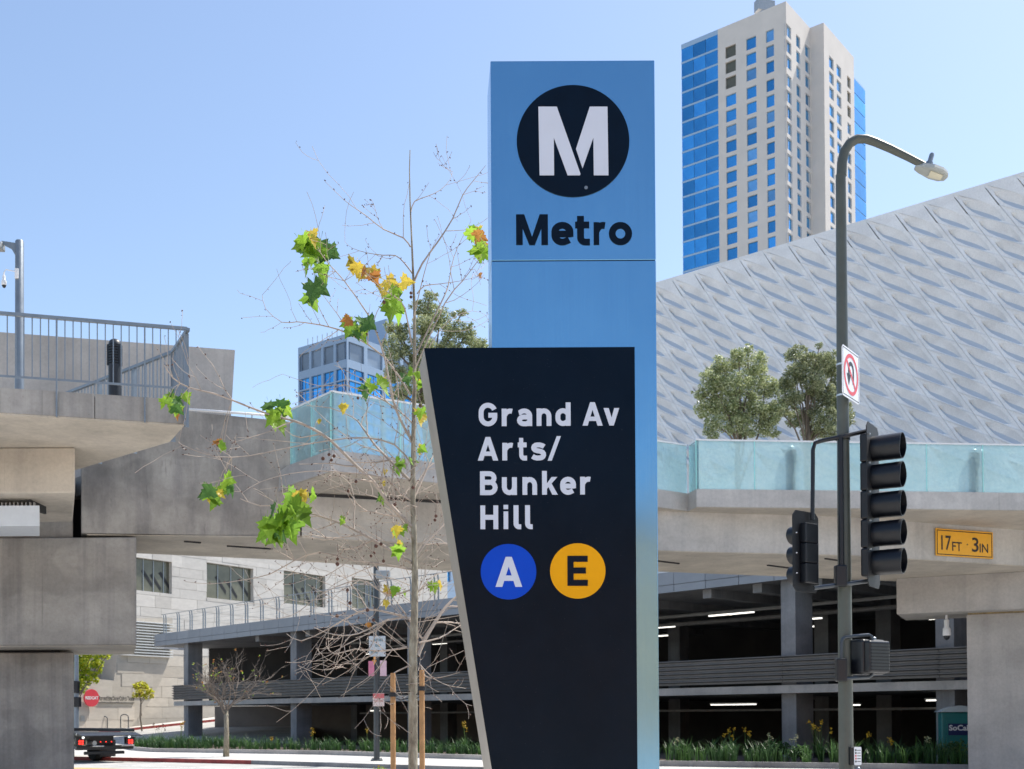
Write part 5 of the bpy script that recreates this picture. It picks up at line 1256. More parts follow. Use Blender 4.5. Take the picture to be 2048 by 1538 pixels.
limbs = [  # px points, start radius px, depth drift
 ([(823, 1053), (803, 1034), (772, 999), (748, 964), (713, 932), (663, 882), (628, 858), (589, 843), (534, 827), (464, 800), (429, 788), (378, 776), (347, 757), (329, 730)], 3.4, -.5),
 ([(823, 1124), (768, 1092), (729, 1069), (690, 1050), (659, 1038), (620, 1026), (573, 1010), (520, 1012), (480, 998)], 3.2, .5),
 ([(819, 960), (780, 921), (749, 890), (721, 851), (706, 835), (660, 815), (612, 812)], 2.6, .7),
 ([(828, 890), (803, 843), (785, 795), (770, 720), (754, 666), (734, 627), (689, 561), (659, 528), (640, 505)], 2.4, -.3),
 ([(825, 546), (809, 525), (791, 512), (767, 510), (734, 506), (705, 497), (691, 485)], 1.3, .4),
 ([(822, 494), (806, 476), (767, 459), (734, 432), (713, 418), (689, 400), (650, 362)], 1.3, -.3),
 ([(828, 561), (845, 528), (875, 486), (905, 438), (926, 391), (946, 361), (972, 331)], 1.8, .3),
 ([(821, 424), (830, 403), (857, 391), (881, 379), (899, 361), (905, 343)], 1.0, .3),
 ([(834, 588), (848, 572), (878, 567), (923, 561), (958, 552)], 1.2, .2),
 ([(830, 715), (881, 609), (896, 573), (902, 534), (914, 495), (943, 441)], 1.5, .4),
 ([(829, 740), (890, 606), (923, 564), (958, 519), (985, 480)], 1.4, -.1),
 ([(824, 690), (809, 615), (791, 594), (767, 579), (743, 558), (728, 540)], 1.5, -.4),
 ([(822, 790), (770, 715), (701, 669), (659, 654), (624, 648), (594, 643), (564, 645), (531, 618), (524, 590)], 1.7, .5),
 ([(813, 1234), (773, 1240), (742, 1254), (716, 1268), (685, 1271), (654, 1265), (628, 1254)], 2.2, -.5),
 ([(816, 1294), (785, 1299), (751, 1302), (710, 1298), (670, 1308), (653, 1292), (655, 1275)], 2.0, .4),
 ([(813, 1236), (756, 1220), (716, 1225), (659, 1257), (602, 1282), (574, 1268)], 2.2, .6),
 ([(820, 1180), (775, 1190), (735, 1165), (700, 1163), (640, 1190), (600, 1222), (555, 1237), (470, 1240)], 1.6, -.4),
 ([(834, 1312), (848, 1280), (870, 1245), (893, 1213), (918, 1190), (945, 1170)], 4.4, .3),
 ([(838, 1285), (879, 1276), (907, 1259), (930, 1246)], 1.8, .3),
 ([(840, 1330), (850, 1353), (870, 1356), (899, 1351), (920, 1345)], 1.5, -.2),
 ([(840, 1330), (866, 1358), (899, 1373)], 1.1, -.4),
 ([(822, 1330), (790, 1345), (770, 1362), (752, 1390), (745, 1398)], 1.5, -.3),
 ([(822, 1000), (800, 985), (770, 955), (700, 945), (640, 942), (580, 948), (520, 965), (485, 985)], 1.8, -.6),
 ([(824, 1140), (760, 1128), (700, 1120), (640, 1105), (590, 1120), (540, 1148), (480, 1160), (420, 1168), (370, 1164)], 1.8, .3),
 ([(828, 1120), (850, 1090), (880, 1060), (893, 1045), (900, 1070)], 1.8, .3),
 ([(827, 1000), (848, 950), (868, 910), (876, 895)], 1.9, .3),
 ([(829, 850), (790, 815), (745, 790), (690, 770), (640, 772), (600, 760), (565, 748)], 1.4, .6),
 ([(826, 930), (790, 890), (730, 875), (660, 880), (580, 895), (500, 912), (430, 913), (365, 890), (357, 882)], 1.6, -.7),
 ([(826, 1075), (795, 1030), (770, 1005), (745, 990), (690, 985), (640, 960)], 1.5, .5),
 ([(826, 980), (850, 940), (880, 920), (905, 918)], 1.3, .4),
 ([(826, 1200), (855, 1160), (885, 1145), (915, 1140)], 1.4, .4),
 ([(827, 640), (845, 560), (862, 500), (880, 470)], 1.1, -.3),
 ([(829, 760), (860, 690), (900, 640), (945, 622), (972, 630)], 1.0, .5),
 ([(790, 1345), (800, 1380), (810, 1400)], .9, 0),
]
bm_ = MB(); buds = MB(); allp = []
def bud(p, s):
    d = Vector((rt.uniform(-1, 1), rt.uniform(-1, 1), rt.uniform(-1, 1))).normalized(); a = d.orthogonal().normalized() * s * .5; b = d.cross(a.normalized()) * s * .5
    buds.add([p - d * s, p + a, p + b, p - a, p - b, p + d * s], [(0, 2, 1), (0, 3, 2), (0, 4, 3), (0, 1, 4), (5, 1, 2), (5, 2, 3), (5, 3, 4), (5, 4, 1)])
def twig(p, d, L_, r, depth):
    n = 5; pts = [p]; cur = p.copy(); dd = d.normalized(); bend = Vector((rt.uniform(-.3, .3), rt.uniform(-.3, .3), rt.uniform(-.1, .45)))
    for k in range(n):
        dd = (dd + bend * .28 + Vector((rt.uniform(-.22, .22), rt.uniform(-.22, .22), rt.uniform(-.2, .2)))).normalized()
        cur = cur + dd * (L_ / n); pts.append(cur.copy())
    bm_.tube(pts, [max(.0014, r * (1 - .75 * k / n)) for k in range(n + 1)], 4, cap=False)
    for k in range(1, n + 1):
        if rt.random() < .45: bud(pts[k] + Vector((rt.uniform(-.01, .01), 0, rt.uniform(-.01, .01))), rt.uniform(.005, .011))
    if depth > 0:
        for k in (1, 2, 3, 4):
            if rt.random() < .55:
                side = dd.cross(Vector((rt.uniform(-1, 1), rt.uniform(-1, 1), rt.uniform(-1, 1)))).normalized()
                twig(pts[k], (pts[k] - pts[k - 1]).normalized() * .6 + side * .8, L_ * rt.uniform(.35, .65), r * .6, depth - 1)
for px_pts, r0, drift in limbs:
    n = len(px_pts); pts = [at(a + rt.uniform(-1, 1), b + rt.uniform(-1, 1), TYr + drift * (i / (n - 1)) ** 1.2) for i, (a, b) in enumerate(px_pts)]
    # smooth with one midpoint pass
    fine = []
    for i in range(n - 1):
        fine.append(pts[i]); 
        a = pts[max(i - 1, 0)]; b = pts[i]; c = pts[i + 1]; d = pts[min(i + 2, n - 1)]
        fine.append(((b + c) * 9 - (a + d)) / 16)
    fine.append(pts[-1]); N = len(fine)
    rr_ = [max(.0011, r0 * 1.2 * (1 - .8 * i / (N - 1)) / FPX * TYr) for i in range(N)]
    bm_.tube(fine, rr_, 6, cap=False)
    allp.append((fine, r0))
    for i in range(2, N):
        t = (fine[i] - fine[i - 1]).normalized(); k = rt.random()
        if k < .55:
            side = t.cross(Vector((rt.uniform(-.6, .6), 1, rt.uniform(-.5, .5)))).normalized() * rt.choice([-1, 1])
            low = fine[i].z < 3.2
            twig(fine[i], t * .7 + side * .75, rt.uniform(.16, .5), rr_[i] * .6, 1 if low or rt.random() < .3 else 0)
        if .50 < k < .62 and r0 > 1.2 and i < N * .6:
            side = t.cross(Vector((rt.uniform(-.6, .6), 1, rt.uniform(-.5, .5)))).normalized() * rt.choice([-1, 1])
            twig(fine[i], t * .9 + side * .5, rt.uniform(.35, .75), rr_[i] * .65, 1)
        if k > .6: bud(fine[i] + side * .008 if 'side' in dir() else fine[i], rt.uniform(.006, .011))
# fine shoots around the lower trunk
for k in range(46):
    z = rt.uniform(1.75, 3.6); p = Vector((tb.x + rt.uniform(-.05, .05), TYr + rt.uniform(-.05, .05), z))
    twig(p, Vector((rt.uniform(-1, .7), rt.uniform(-.6, .6), rt.uniform(.0, .9))), rt.uniform(.25, .7), .0028, 1)
autosmooth(bm_.build('branches', m_twig, tr_), 80); buds.build('buds', m_bud, tr_)
# seed balls
for k, (a, b) in enumerate([(752, 1092), (753, 1081), (762, 1088), (646, 917), (658, 909), (668, 912), (663, 920), (712, 963), (697, 982), (822, 586), (822, 594), (722, 758), (716, 796), (841, 811), (852, 784), (870, 1040), (872, 1032), (675, 1118), (675, 1128), (742, 1112), (748, 1106), (790, 1009), (826, 975), (747, 1240), (700, 1206), (735, 1220), (674, 1232), (767, 1122), (695, 1180), (733, 668), (768, 604)]):
    p = at(a, b, TYr + rt.uniform(-.4, .4)); r = rt.uniform(.011, .015)
    mb = MB(); mb.lathe(p, [(.002, r), (r * .7, r * .7), (r, 0), (r * .7, -r * .7), (.002, -r)], 8); sb_ = mb.build('seed_ball', m_bud, tr_, True)
    q = MB(); q.tube([p + UP * r, p + UP * (r + .05) + X_ * .004, p + UP * (r + .10)], .0009, 3); q.build('stalk', m_bud, sb_)
# leaves
def leaf_mesh(seed):
    r = random.Random(seed); half = [(0, -.08), (.14, -.14), (.30, -.20), (.26, -.06), (.44, .02), (.62, .06), (.47, .16), (.50, .30), (.36, .28), (.26, .34), (.30, .52), (.20, .54), (.12, .72), (0, 1.0)]
    half = [(x * r.uniform(.9, 1.1), y + r.uniform(-.02, .02)) for x, y in half]; half[0] = (0, -.08); half[-1] = (0, 1.0)
    out_ = half + [(-x * r.uniform(.92, 1.08), y) for x, y in half[-2:0:-1]]
    fold = r.uniform(.15, .5); droop = r.uniform(.1, .55)
    zf = lambda x, y: -fold * abs(x) * .6 + r.uniform(-.03, .03) - droop * max(0, y) ** 2 * .5
    mid = [(0, .12), (0, .4), (0, .7)]
    v = [(x, y, zf(x, y)) for x, y in out_] + [(x, y, zf(x, y) + .02) for x, y in mid]
    n = len(out_); f = []
    def mi_(y): return n + (0 if y < .27 else 1 if y < .56 else 2)
    for i in range(n):
        j = (i + 1) % n; a, b = mi_(out_[i][1]), mi_(out_[j][1])
        f.append((i, j, b)); 
        if a != b: f.append((i, b, a))
    v.append((0, -.08, 0)); v += [(.012, -.45, -.05), (-.012, -.45, -.05)]; k = len(v) - 3; f.append((k, k + 1, k + 2))
    me = bpy.data.meshes.new('leaf'); me.from_pydata(v, [], f); me.update(); return me
lm = {'g': leafmat('leaf_green', (.14, .31, .006), (.27, .44, .012), .62), 'd': leafmat('leaf_deep_green', (.035, .12, .012), (.07, .19, .02), .35), 'y': leafmat('leaf_yellow', (.52, .36, .02), (.60, .48, .04), .5), 'o': leafmat('leaf_rust', (.36, .13, .02), (.5, .22, .03), .4)}
base_l = {}
for key, m in lm.items():
    for s in range(5):
        me = leaf_mesh(s * 7 + 1); me.materials.append(m); base_l[(key, s)] = me
clusters = [(632, 520, 34, 'ggggdggd', 46), (634, 585, 12, 'dg', 44), (612, 497, 14, 'gd', 42), (655, 505, 12, 'dd', 40), (622, 478, 14, 'yyo', 26), (640, 492, 10, 'y', 24),
 (720, 536, 15, 'yyy', 30), (738, 548, 13, 'yyo', 26), (780, 605, 20, 'gggg', 44), (790, 578, 18, 'yyg', 30), (762, 585, 8, 'y', 22), (776, 568, 6, 'y', 26),
 (712, 655, 18, 'ddggd', 40), (722, 668, 12, 'gd', 34), (700, 645, 8, 'o', 20), (948, 470, 14, 'yggo', 32), (962, 490, 12, 'goo', 32), (968, 507, 8, 'gg', 36), (957, 553, 3, 'o', 16),
 (345, 806, 18, 'gggdd', 34), (352, 820, 10, 'go', 32), (335, 800, 8, 'g', 30), (560, 822, 18, 'gdgd', 34), (552, 852, 10, 'gg', 34), (438, 888, 8, 'oog', 18), (446, 897, 4, 'g', 15),
 (440, 985, 22, 'ggdgy', 34), (428, 990, 8, 'g', 34), (462, 978, 8, 'd', 32), (550, 1055, 28, 'ggggggdg', 52), (585, 1020, 24, 'gggdgg', 42), (600, 1000, 14, 'ygy', 26), (540, 1075, 14, 'gg', 44), (575, 1060, 14, 'gg', 44), (610, 1020, 10, 'gg', 36),
 (752, 770, 12, 'gg', 36), (735, 780, 10, 'dg', 30), (765, 760, 6, 'y', 22), (843, 832, 6, 'gy', 36), (835, 760, 12, 'gyg', 22), (812, 762, 5, 'd', 22), (800, 930, 12, 'gdg', 26), (818, 925, 6, 'g', 24), (763, 1000, 10, 'gd', 24), (796, 1068, 12, 'ggy', 28), (800, 1098, 12, 'gyg', 28), (770, 940, 6, 'y', 18), (865, 1170, 10, 'gg', 28), (880, 1165, 6, 'y', 20), (780, 1186, 12, 'oggy', 22), (770, 1205, 6, 'y', 18), (685, 1040, 4, 'gy', 16), (840, 900, 6, 'yg', 20), (690, 818, 6, 'y', 18), (748, 1320, 4, 'o', 14), (762, 965, 6, 'y', 16), (735, 1250, 4, 'o', 12), (640, 843, 3, 'y', 12)]
rl_ = random.Random(5)
for (cx, cy, sp_, keys, size) in clusters:
    c_ = at(cx, cy, TYr - .05); near_ = min((p for fl_, _ in allp for p in fl_), key=lambda p: (p - c_).length)
    if (near_ - c_).length < .7:
        mb = MB(); mid_ = near_.lerp(c_, .5) + UP * .03; mb.tube([near_, mid_, c_], [.0022, .0018, .0014], 5)
        for kx in range(3): mb.tube([c_, c_ + Vector((rl_.uniform(-.05, .05), rl_.uniform(-.04, .04), rl_.uniform(-.06, .05)))], .0012, 4)
        mb.build('leaf_twig', m_twig, tr_)
    for kx in keys + keys[::2]:
        p = at(cx + rl_.gauss(0, sp_ * .6), cy + rl_.gauss(0, sp_ * .6), TYr + rl_.uniform(-.35, .25))
        s = size * rl_.uniform(.6, 1.1) / FPX * TYr
        o = link('leaf', base_l[(kx, rl_.randrange(5))], tr_, p + UP * (s * .3))
        o.scale = (s, s, s)
        # leaf hangs: tip points down and outwards, blade faces roughly the street
        o.rotation_euler = (R(rl_.uniform(-115, -55)), R(rl_.uniform(-40, 40)), R(rl_.uniform(-70, 70)))
        o.rotation_euler.rotate_axis('Z', R(rl_.uniform(-45, 45)))
# stakes
m_wood = plain('stake_wood', (.42, .22, .09), .75, var=.25, scale=8, bump=.4)
def stake(px, pyt, Y, r, label):
    p = at(px, 1430, Y); zt = at(px, pyt, Y).z; b = Vector((p.x, Y, -.05)); t = thing('tree_stake', label, 'stake', b, 'tree stakes')
    mb = MB(); mb.lathe(b, [(r, 0), (r * 1.02, 1.0), (r, zt + .05 - .02), (r * .85, zt + .05)], 12); autosmooth(mb.build('pole', m_wood, t))
    return t, b
m_rub = plain('rubber_tie', (.012, .012, .014), .6)
def tie(parent, pa, pb):
    mb = MB(); ring = []
    for s in (-.006, .006):
        mb.tube([pa + UP * s * 2, pa.lerp(pb, .5) + UP * (s * 3 - .012), pb + UP * s * 2], .004, 5)
    mb.lathe(pa - UP * .012, [(.030, 0), (.030, .03)], 12); mb.build('rubber_tie', m_rub, parent)
t1_, b1_ = stake(786, 1346, 7.85, .0182, 'left wooden stake tied to the sycamore'); t2_, b2_ = stake(844, 1340, 7.8, .0185, 'right wooden stake tied to the sycamore')
zt = at(826, 1393, 8).z
tie(t1_, Vector((b1_.x, 7.85, at(786, 1390, 7.85).z)), Vector((tb.x - .03, 7.97, zt))); tie(t2_, Vector((b2_.x, 7.8, at(843, 1378, 7.8).z)), Vector((tb.x + .03, 7.97, zt)))

# ================================================================== OTHER TREES
def crown_mesh(name, clumps, n, size, seed, mats, parent, stretch=2.2):
    r = random.Random(seed); v = []; f = []; mi = []
    sub_ = []
    for (c, rx, rz, wgt) in clumps:
        sub_.append((c, rx * .8, rz * .8, wgt * 1.1))
        for k in range(7):
            d = Vector((r.gauss(0, 1), r.gauss(0, 1), r.gauss(0, 1))).normalized()
            sub_.append((c + Vector((d.x * rx, d.y * rx, d.z * rz)) * r.uniform(.7, 1.12), rx * r.uniform(.18, .36), rz * r.uniform(.18, .36), wgt * .34))
    clumps = sub_
    tot = sum(c[3] ** 2 for c in clumps)
    for (c, rx, rz, wgt) in clumps:
        m_ = int(n * wgt ** 2 / tot)
        for k in range(m_):
            d = Vector((r.gauss(0, 1), r.gauss(0, 1), r.gauss(0, 1))).normalized() * (r.random() ** .42)
            p = c + Vector((d.x * rx, d.y * rx, d.z * rz))
            a = Vector((r.gauss(0, 1), r.gauss(0, 1), r.gauss(0, .8))).normalized(); b = a.orthogonal().normalized(); b = (Matrix.Rotation(r.uniform(0, 6.28), 3, a) @ b)
            s = size * r.uniform(.6, 1.3); k0 = len(v)
            v += [p - a * s * stretch * .5, p + b * s * .5, p + a * s * stretch * .5, p - b * s * .5]; f.append((k0, k0 + 1, k0 + 2, k0 + 3)); mi.append(r.randrange(len(mats)))
    return mk(name, v, f, mats, parent, False, mi)
def limb_set(name, base, top, r0, clumps, m, parent, seed=0):
    r = random.Random(seed); mb = MB(); mid = base.lerp(top, .5) + Vector((r.uniform(-.1, .1), r.uniform(-.1, .1), 0)); mb.tube([base, mid, top], [r0, r0 * .75, r0 * .4], 8); trunk = mb.build(name, m, parent, True)
    mb = MB()
    for c, rx, rz, w_ in clumps:
        s = base.lerp(top, r.uniform(.3, .95)); q = s.lerp(c, .5) + Vector((r.uniform(-.2, .2), r.uniform(-.2, .2), .1)); mb.tube([s, q, c, c + (c - s).normalized() * rz * .6], [r0 * .4, r0 * .28, r0 * .15, r0 * .04], 5)
    mb.build('limbs', m, parent); return trunk
m_ol1 = leafmat('olive_leaf_grey', (.20, .235, .10), (.34, .38, .18), .4, .6); m_ol2 = leafmat('olive_leaf_green', (.11, .16, .05), (.19, .25, .08), .45, .6); m_ol3 = leafmat('olive_leaf_pale', (.44, .48, .28), (.58, .62, .38), .35, .7); m_ol4 = leafmat('olive_leaf_tan', (.20, .17, .07), (.28, .24, .10), .2)
m_obark = plain('olive_bark', (.16, .13, .10), .9, var=.3, scale=5)
def px_tree(name, label, cat, base_px, Y, zbase, clump_px, n, leaf, seed, mats, r0=.12, group=None, bark=None, stretch=2.4):
    b = at(base_px, 1000, Y); base = Vector((b.x, Y, zbase)); t = thing(name, label, cat, base, group)
    r = random.Random(seed); cl = []
    for (px, py, rp) in clump_px:
        R_ = rp / FPX * Y; c = at(px, py, Y + r.uniform(-.6, .6) * R_ * 1.6); cl.append((c, R_, R_ * .85, R_))
    top = max((c for c, *_ in cl), key=lambda c: c.z)
    limb_set('trunk', base, Vector((base.x * .75 + top.x * .25, Y, base.z + (top.z - base.z) * .72)), r0, cl, bark or m_obark, t, seed)
    crown_mesh('crown', cl, n, leaf, seed, mats, t, stretch); return t
mo = [m_ol1, m_ol2, m_ol3, m_ol1, m_ol3]
px_tree('olive_tree', 'rounded grey green olive tree above the right glass parapet, nearer the sign', 'tree', 1478, 30.5, ZD,
        [(1478, 716, 24), (1445, 735, 30), (1510, 738, 34), (1425, 770, 36), (1475, 770, 42), (1530, 775, 36), (1410, 815, 30), (1450, 815, 42), (1505, 820, 42), (1545, 825, 28), (1430, 850, 30), (1480, 850, 36), (1530, 855, 30), (1495, 700, 12), (1400, 790, 16)], 32000, .029, 21, mo, .09, 'olive trees on the footbridge deck')
px_tree('olive_tree', 'looser olive tree above the glass parapet beside the lamp pole', 'tree', 1608, 31.0, ZD,
        [(1588, 708, 22), (1590, 745, 28), (1650, 720, 26), (1668, 740, 28), (1625, 760, 36), (1585, 795, 28), (1640, 795, 40), (1672, 800, 30), (1600, 835, 30), (1650, 840, 38), (1620, 865, 26), (1665, 868, 24), (1640, 690, 8), (1685, 765, 26), (1690, 830, 26), (1570, 770, 22), (1560, 820, 24), (1610, 715, 20), (1630, 730, 26)], 32000, .029, 22, mo + [m_ol3], .08, 'olive trees on the footbridge deck')
px_tree('olive_tree', 'tall feathery evergreen tree behind the sycamore, left of the sign', 'tree', 855, 30.2, ZD,
        [(860, 592, 16), (850, 615, 26), (880, 635, 34), (845, 650, 30), (800, 665, 26), (905, 665, 30), (935, 668, 24), (790, 700, 32), (850, 700, 40), (905, 705, 36), (950, 690, 26), (790, 745, 30), (835, 750, 36), (880, 760, 34), (960, 700, 20), (925, 625, 12), (845, 800, 30), (800, 785, 26), (780, 655, 14)], 30000, .029, 23, mo, .12, 'olive trees on the footbridge deck')
m_yg = leafmat('acacia_leaf', (.50, .55, .02), (.66, .68, .05), .7); m_yg2 = leafmat('acacia_leaf_green', (.22, .38, .02), (.32, .46, .03), .65)
px_tree('honey_locust_tree', 'bright yellow green feathery tree beside the left pier', 'tree', 132, 60, -.1,
        [(150, 1300, 26), (185, 1305, 22), (165, 1330, 28), (195, 1330, 16), (215, 1310, 12), (150, 1350, 24), (180, 1355, 20), (160, 1375, 18), (120, 1320, 30)], 3600, .085, 31, [m_yg, m_yg, m_yg2], .10)
px_tree('young_street_tree', 'slender young tree with pale yellow foliage by the theatre wall', 'tree', 284, 81, .5,
        [(272, 1372, 9), (288, 1372, 10), (298, 1382, 9), (280, 1384, 10), (290, 1392, 9), (272, 1390, 7), (302, 1392, 6)], 700, .11, 32, [m_yg, leafmat('pale_yellow_leaf', (.5, .42, .08), (.6, .52, .1), .4)], .06)
# bare small tree on the far pavement
BY = 46.0; pb0 = at(452, 1509, BY); bt = thing('bare_street_tree', 'small leafless street tree with dense twigs on the sunlit pavement', 'tree', (pb0.x, BY, 0))
m_btw = plain('bare_twig', (.17, .14, .115), .85, var=.25, scale=5)
rb_ = random.Random(17); mb = MB(); b0 = Vector((pb0.x, BY, -.05)); fk = at(452, 1420, BY)
mb.tube([b0, b0.lerp(fk, .5) + X_ * .02, fk], [.13, .10, .09], 9); mb.build('trunk', m_bark, bt, True)
tw_ = MB(); tipz = []
def grow(p, d, L_, r, lev):
    n = 3; pts = [p]; cur = p
    for k in range(n):
        d = (d + Vector((rb_.uniform(-.35, .35), rb_.uniform(-.35, .35), rb_.uniform(-.2, .28)))).normalized(); cur = cur + d * L_ / n; pts.append(cur)
    tw_.tube(pts, [r, r * .85, r * .7, r * .5], 4 if lev < 3 else 5, cap=False)
    if lev == 0: tipz.append(cur); return
    for k in range(3 if lev > 1 else 2):
        grow(pts[rb_.choice([1, 2, 3])], (d + Vector((rb_.uniform(-1, 1), rb_.uniform(-1, 1), rb_.uniform(-.5, .75)))).normalized(), L_ * rb_.uniform(.6, .85), r * .58, lev - 1)
for k in range(7):
    a = k * .9 + .3; grow(fk - UP * .05 * k, Vector((math.cos(a) * .8, math.sin(a) * .8, rb_.uniform(.5, 1.5))).normalized(), rb_.uniform(.9, 1.3), .042, 4)
tw_.build('branches', m_btw, bt)
cl = [(p, .12, .12, .1) for p in tipz[::9]]
crown_mesh('sparse_leaves', cl, 260, .06, 5, [lm['o'], m_yg2], bt, 1.6)

# ================================================================== PLANTING in the bed
m_grass = leafmat('strap_leaf', (.012, .055, .010), (.035, .11, .018), .35); m_grass2 = leafmat('strap_leaf_light', (.035, .11, .018), (.07, .17, .025), .4); m_flow = plain('yellow_flower', (.58, .36, .01), .6, var=.15); m_stem = plain('flower_stem', (.12, .20, .04), .7)
m_pale_fl = plain('pale_flower', (.55, .52, .30), .7, var=.2)
rg = random.Random(9)
def bed_pt(s, t):
    """s along the bed 0..1 from left, t across 0 (kerb) .. 1 (garage)"""
    ns = len(planter) - 1; k = min(ns - 1, int(s * ns)); fr_ = s * ns - k
    a = Vector((*planter[k], 0)).lerp(Vector((*planter[k + 1], 0)), fr_)
    d = min(((Vector((g[0].x, g[0].y, 0)) - a).length, i) for i, g in enumerate(gl))[1]; g = gl[d]
    e_ = g[0] + g[2] * .5; q = a + Vector((.2, .3, 0)); return q.lerp(e_, t)
def blade_clump(mb, p, n, h, lean, wd, m=0):
    for k in range(n):
        a = rg.uniform(0, 6.28); d = Vector((math.cos(a), math.sin(a), 0)); hh = h * rg.uniform(.55, 1.1); l = lean * rg.uniform(.3, 1.2) * hh; sd = Vector((-d.y, d.x, 0)) * wd * rg.uniform(.6, 1.2)
        q0 = p + d * .04; q1 = p + d * l * .35 + UP * hh * .65; q2 = p + d * l + UP * hh * rg.uniform(.75, 1.0)
        mb.add([q0 - sd, q0 + sd, q1 + sd * .9, q1 - sd * .9, q2], [(0, 1, 2, 3), (3, 2, 4)], m)
gb = MB()
for k in range(950):
    s = rg.random(); t = rg.random() ** 1.6 * .55; p = bed_pt(s, t); p.z = .06
    blade_clump(gb, p, 9, rg.uniform(.4, .8) * (1.25 if p.x > 2 else 1.0), .6, .014, 0 if rg.random() < .7 else 1)
o = gb.build('ground_planting', [m_grass, m_grass2]); tag(o, 'low strap leaved planting filling the bed before the garage', 'planting', kind='stuff')
def flower_plant(px, Y, h, label, col=None, nst=5, wide=.35, group='yellow flowered plants in the bed'):
    p = at(px, 1430, Y); b = Vector((p.x, Y, .06)); t = thing('flowering_plant', label, 'plant', b, group)
    mb = MB(); blade_clump(mb, b, 26, h * .7, wide * 1.6, .018); mb.build('leaves', m_grass2, t)
    mb = MB(); fl = MB()
    for k in range(nst):
        a = rg.uniform(0, 6.28); top = b + Vector((math.cos(a) * wide * rg.uniform(.2, 1), math.sin(a) * wide * rg.uniform(.2, 1), h * rg.uniform(.8, 1.1)))
        mb.tube([b, b.lerp(top, .5) + UP * h * .08, top], [.008, .006, .004], 4)
        for j in range(9):
            q = top + Vector((rg.gauss(0, .035), rg.gauss(0, .035), rg.uniform(-.12, .06))); s = rg.uniform(.016, .03); d = Vector((rg.uniform(-1, 1), rg.uniform(-1, 1), rg.uniform(-1, 1))).normalized(); e1 = d.orthogonal() * s; e2 = d.cross(e1)
            fl.add([q - e1, q - e2, q + e1, q + e2, q + d * s * .8], [(0, 1, 4), (1, 2, 4), (2, 3, 4), (3, 0, 4)])
    mb.build('stems', m_stem, t); tag(fl.build('flowers', col or m_flow, t), kind='stuff')
flower_plant(1465, 38.4, .95, 'yellow flowered plant midway between sign and lamp pole')
flower_plant(1492, 38.0, 1.1, 'yellow flowered plant tallest between sign and lamp pole', None, 3, .15)
flower_plant(1352, 38.8, .75, 'pale flowered plant just right of the station sign', m_pale_fl, 2, .1)
flower_plant(1535, 37.0, .8, 'pale flower spike in front of the grey garage column', m_pale_fl, 3, .15)
flower_plant(1640, 36.0, 1.25, 'broad yellow flowered plant just left of the lamp pole', None, 7, .45)
flower_plant(1588, 35.6, .85, 'pale flower spikes left of the lamp pole', m_pale_fl, 3, .2)
flower_plant(1735, 35.2, .95, 'yellow flowered plant right of the lamp pole', None, 2, .2)
flower_plant(1780, 34.6, .75, 'small yellow flowered plant left of the teal toilet', None, 2, .15)
flower_plant(1855, 34.2, .9, 'pale flowered plant in front of the teal toilet', m_pale_fl, 2, .15)
flower_plant(360, 55.5, 1.25, 'yellow flowered plant at the garage corner column', None, 4, .3)
flower_plant(318, 56.0, 1.2, 'tall dark flower spikes left of the garage corner', m_bud, 5, .5)
flower_plant(625, 51.5, .95, 'yellow flowered plant right of the bare street tree', None, 3, .2)
flower_plant(735, 49.0, .9, 'yellow flowered plant beside the far post', None, 2, .15)
flower_plant(930, 46.5, 1.2, 'yellow flowered plant at the left edge of the sign panel', None, 4, .3)
flower_plant(545, 52.5, .6, 'low yellow flowered plant near the kerb under the garage', None, 3, .15)
# rounded shrubs at the right
for px, Y, rr_, lab in [(1830, 33.8, .42, 'bright green rounded shrub left of the teal toilet'), (1905, 33.6, .6, 'dark shrub growing in front of the teal toilet'), (1600, 34.8, .38, 'low leafy shrub left of the lamp pole foot'), (1560, 36, .42, 'low green shrub before the grey garage column')]:
    p = at(px, 1430, Y); b = Vector((p.x, Y, .06)); t = thing('shrub', lab, 'shrub', b, 'shrubs in the planting bed')
    cl = [(b + Vector((rg.uniform(-.5, .5) * rr_, rg.uniform(-.5, .5) * rr_, rr_ * rg.uniform(.6, 1.1))), rr_ * .6, rr_ * .55, rr_) for k in range(5)]
    crown_mesh('foliage', cl, 900, .05, int(px), [m_grass, m_grass2] if px != 1905 else [m_grass, m_ol2], t, 2)
    mb = MB(); mb.tube([b - UP * .05, b + UP * rr_ * .8], .02, 5); mb.build('stem', m_obark, t)
# little red leaved shrub near the sycamore
p = at(752, 1430, 20); b = Vector((p.x, 20, 0)); t = thing('shrub', 'small rusty leaved shrub low beside the left stake', 'shrub', b)
cl = [(b + Vector((rg.uniform(-.16, .16), rg.uniform(-.1, .1), .52 + rg.uniform(-.1, .1))), .14, .12, .2) for k in range(6)]
crown_mesh('foliage', cl, 700, .022, 3, [lm['o'], m_yg2, m_yg], t, 1.8)
mb = MB()
for k in range(5): mb.tube([b, b + Vector((rg.uniform(-.15, .15), 0, .5))], .006, 4)
mb.build('stems', m_obark, t)

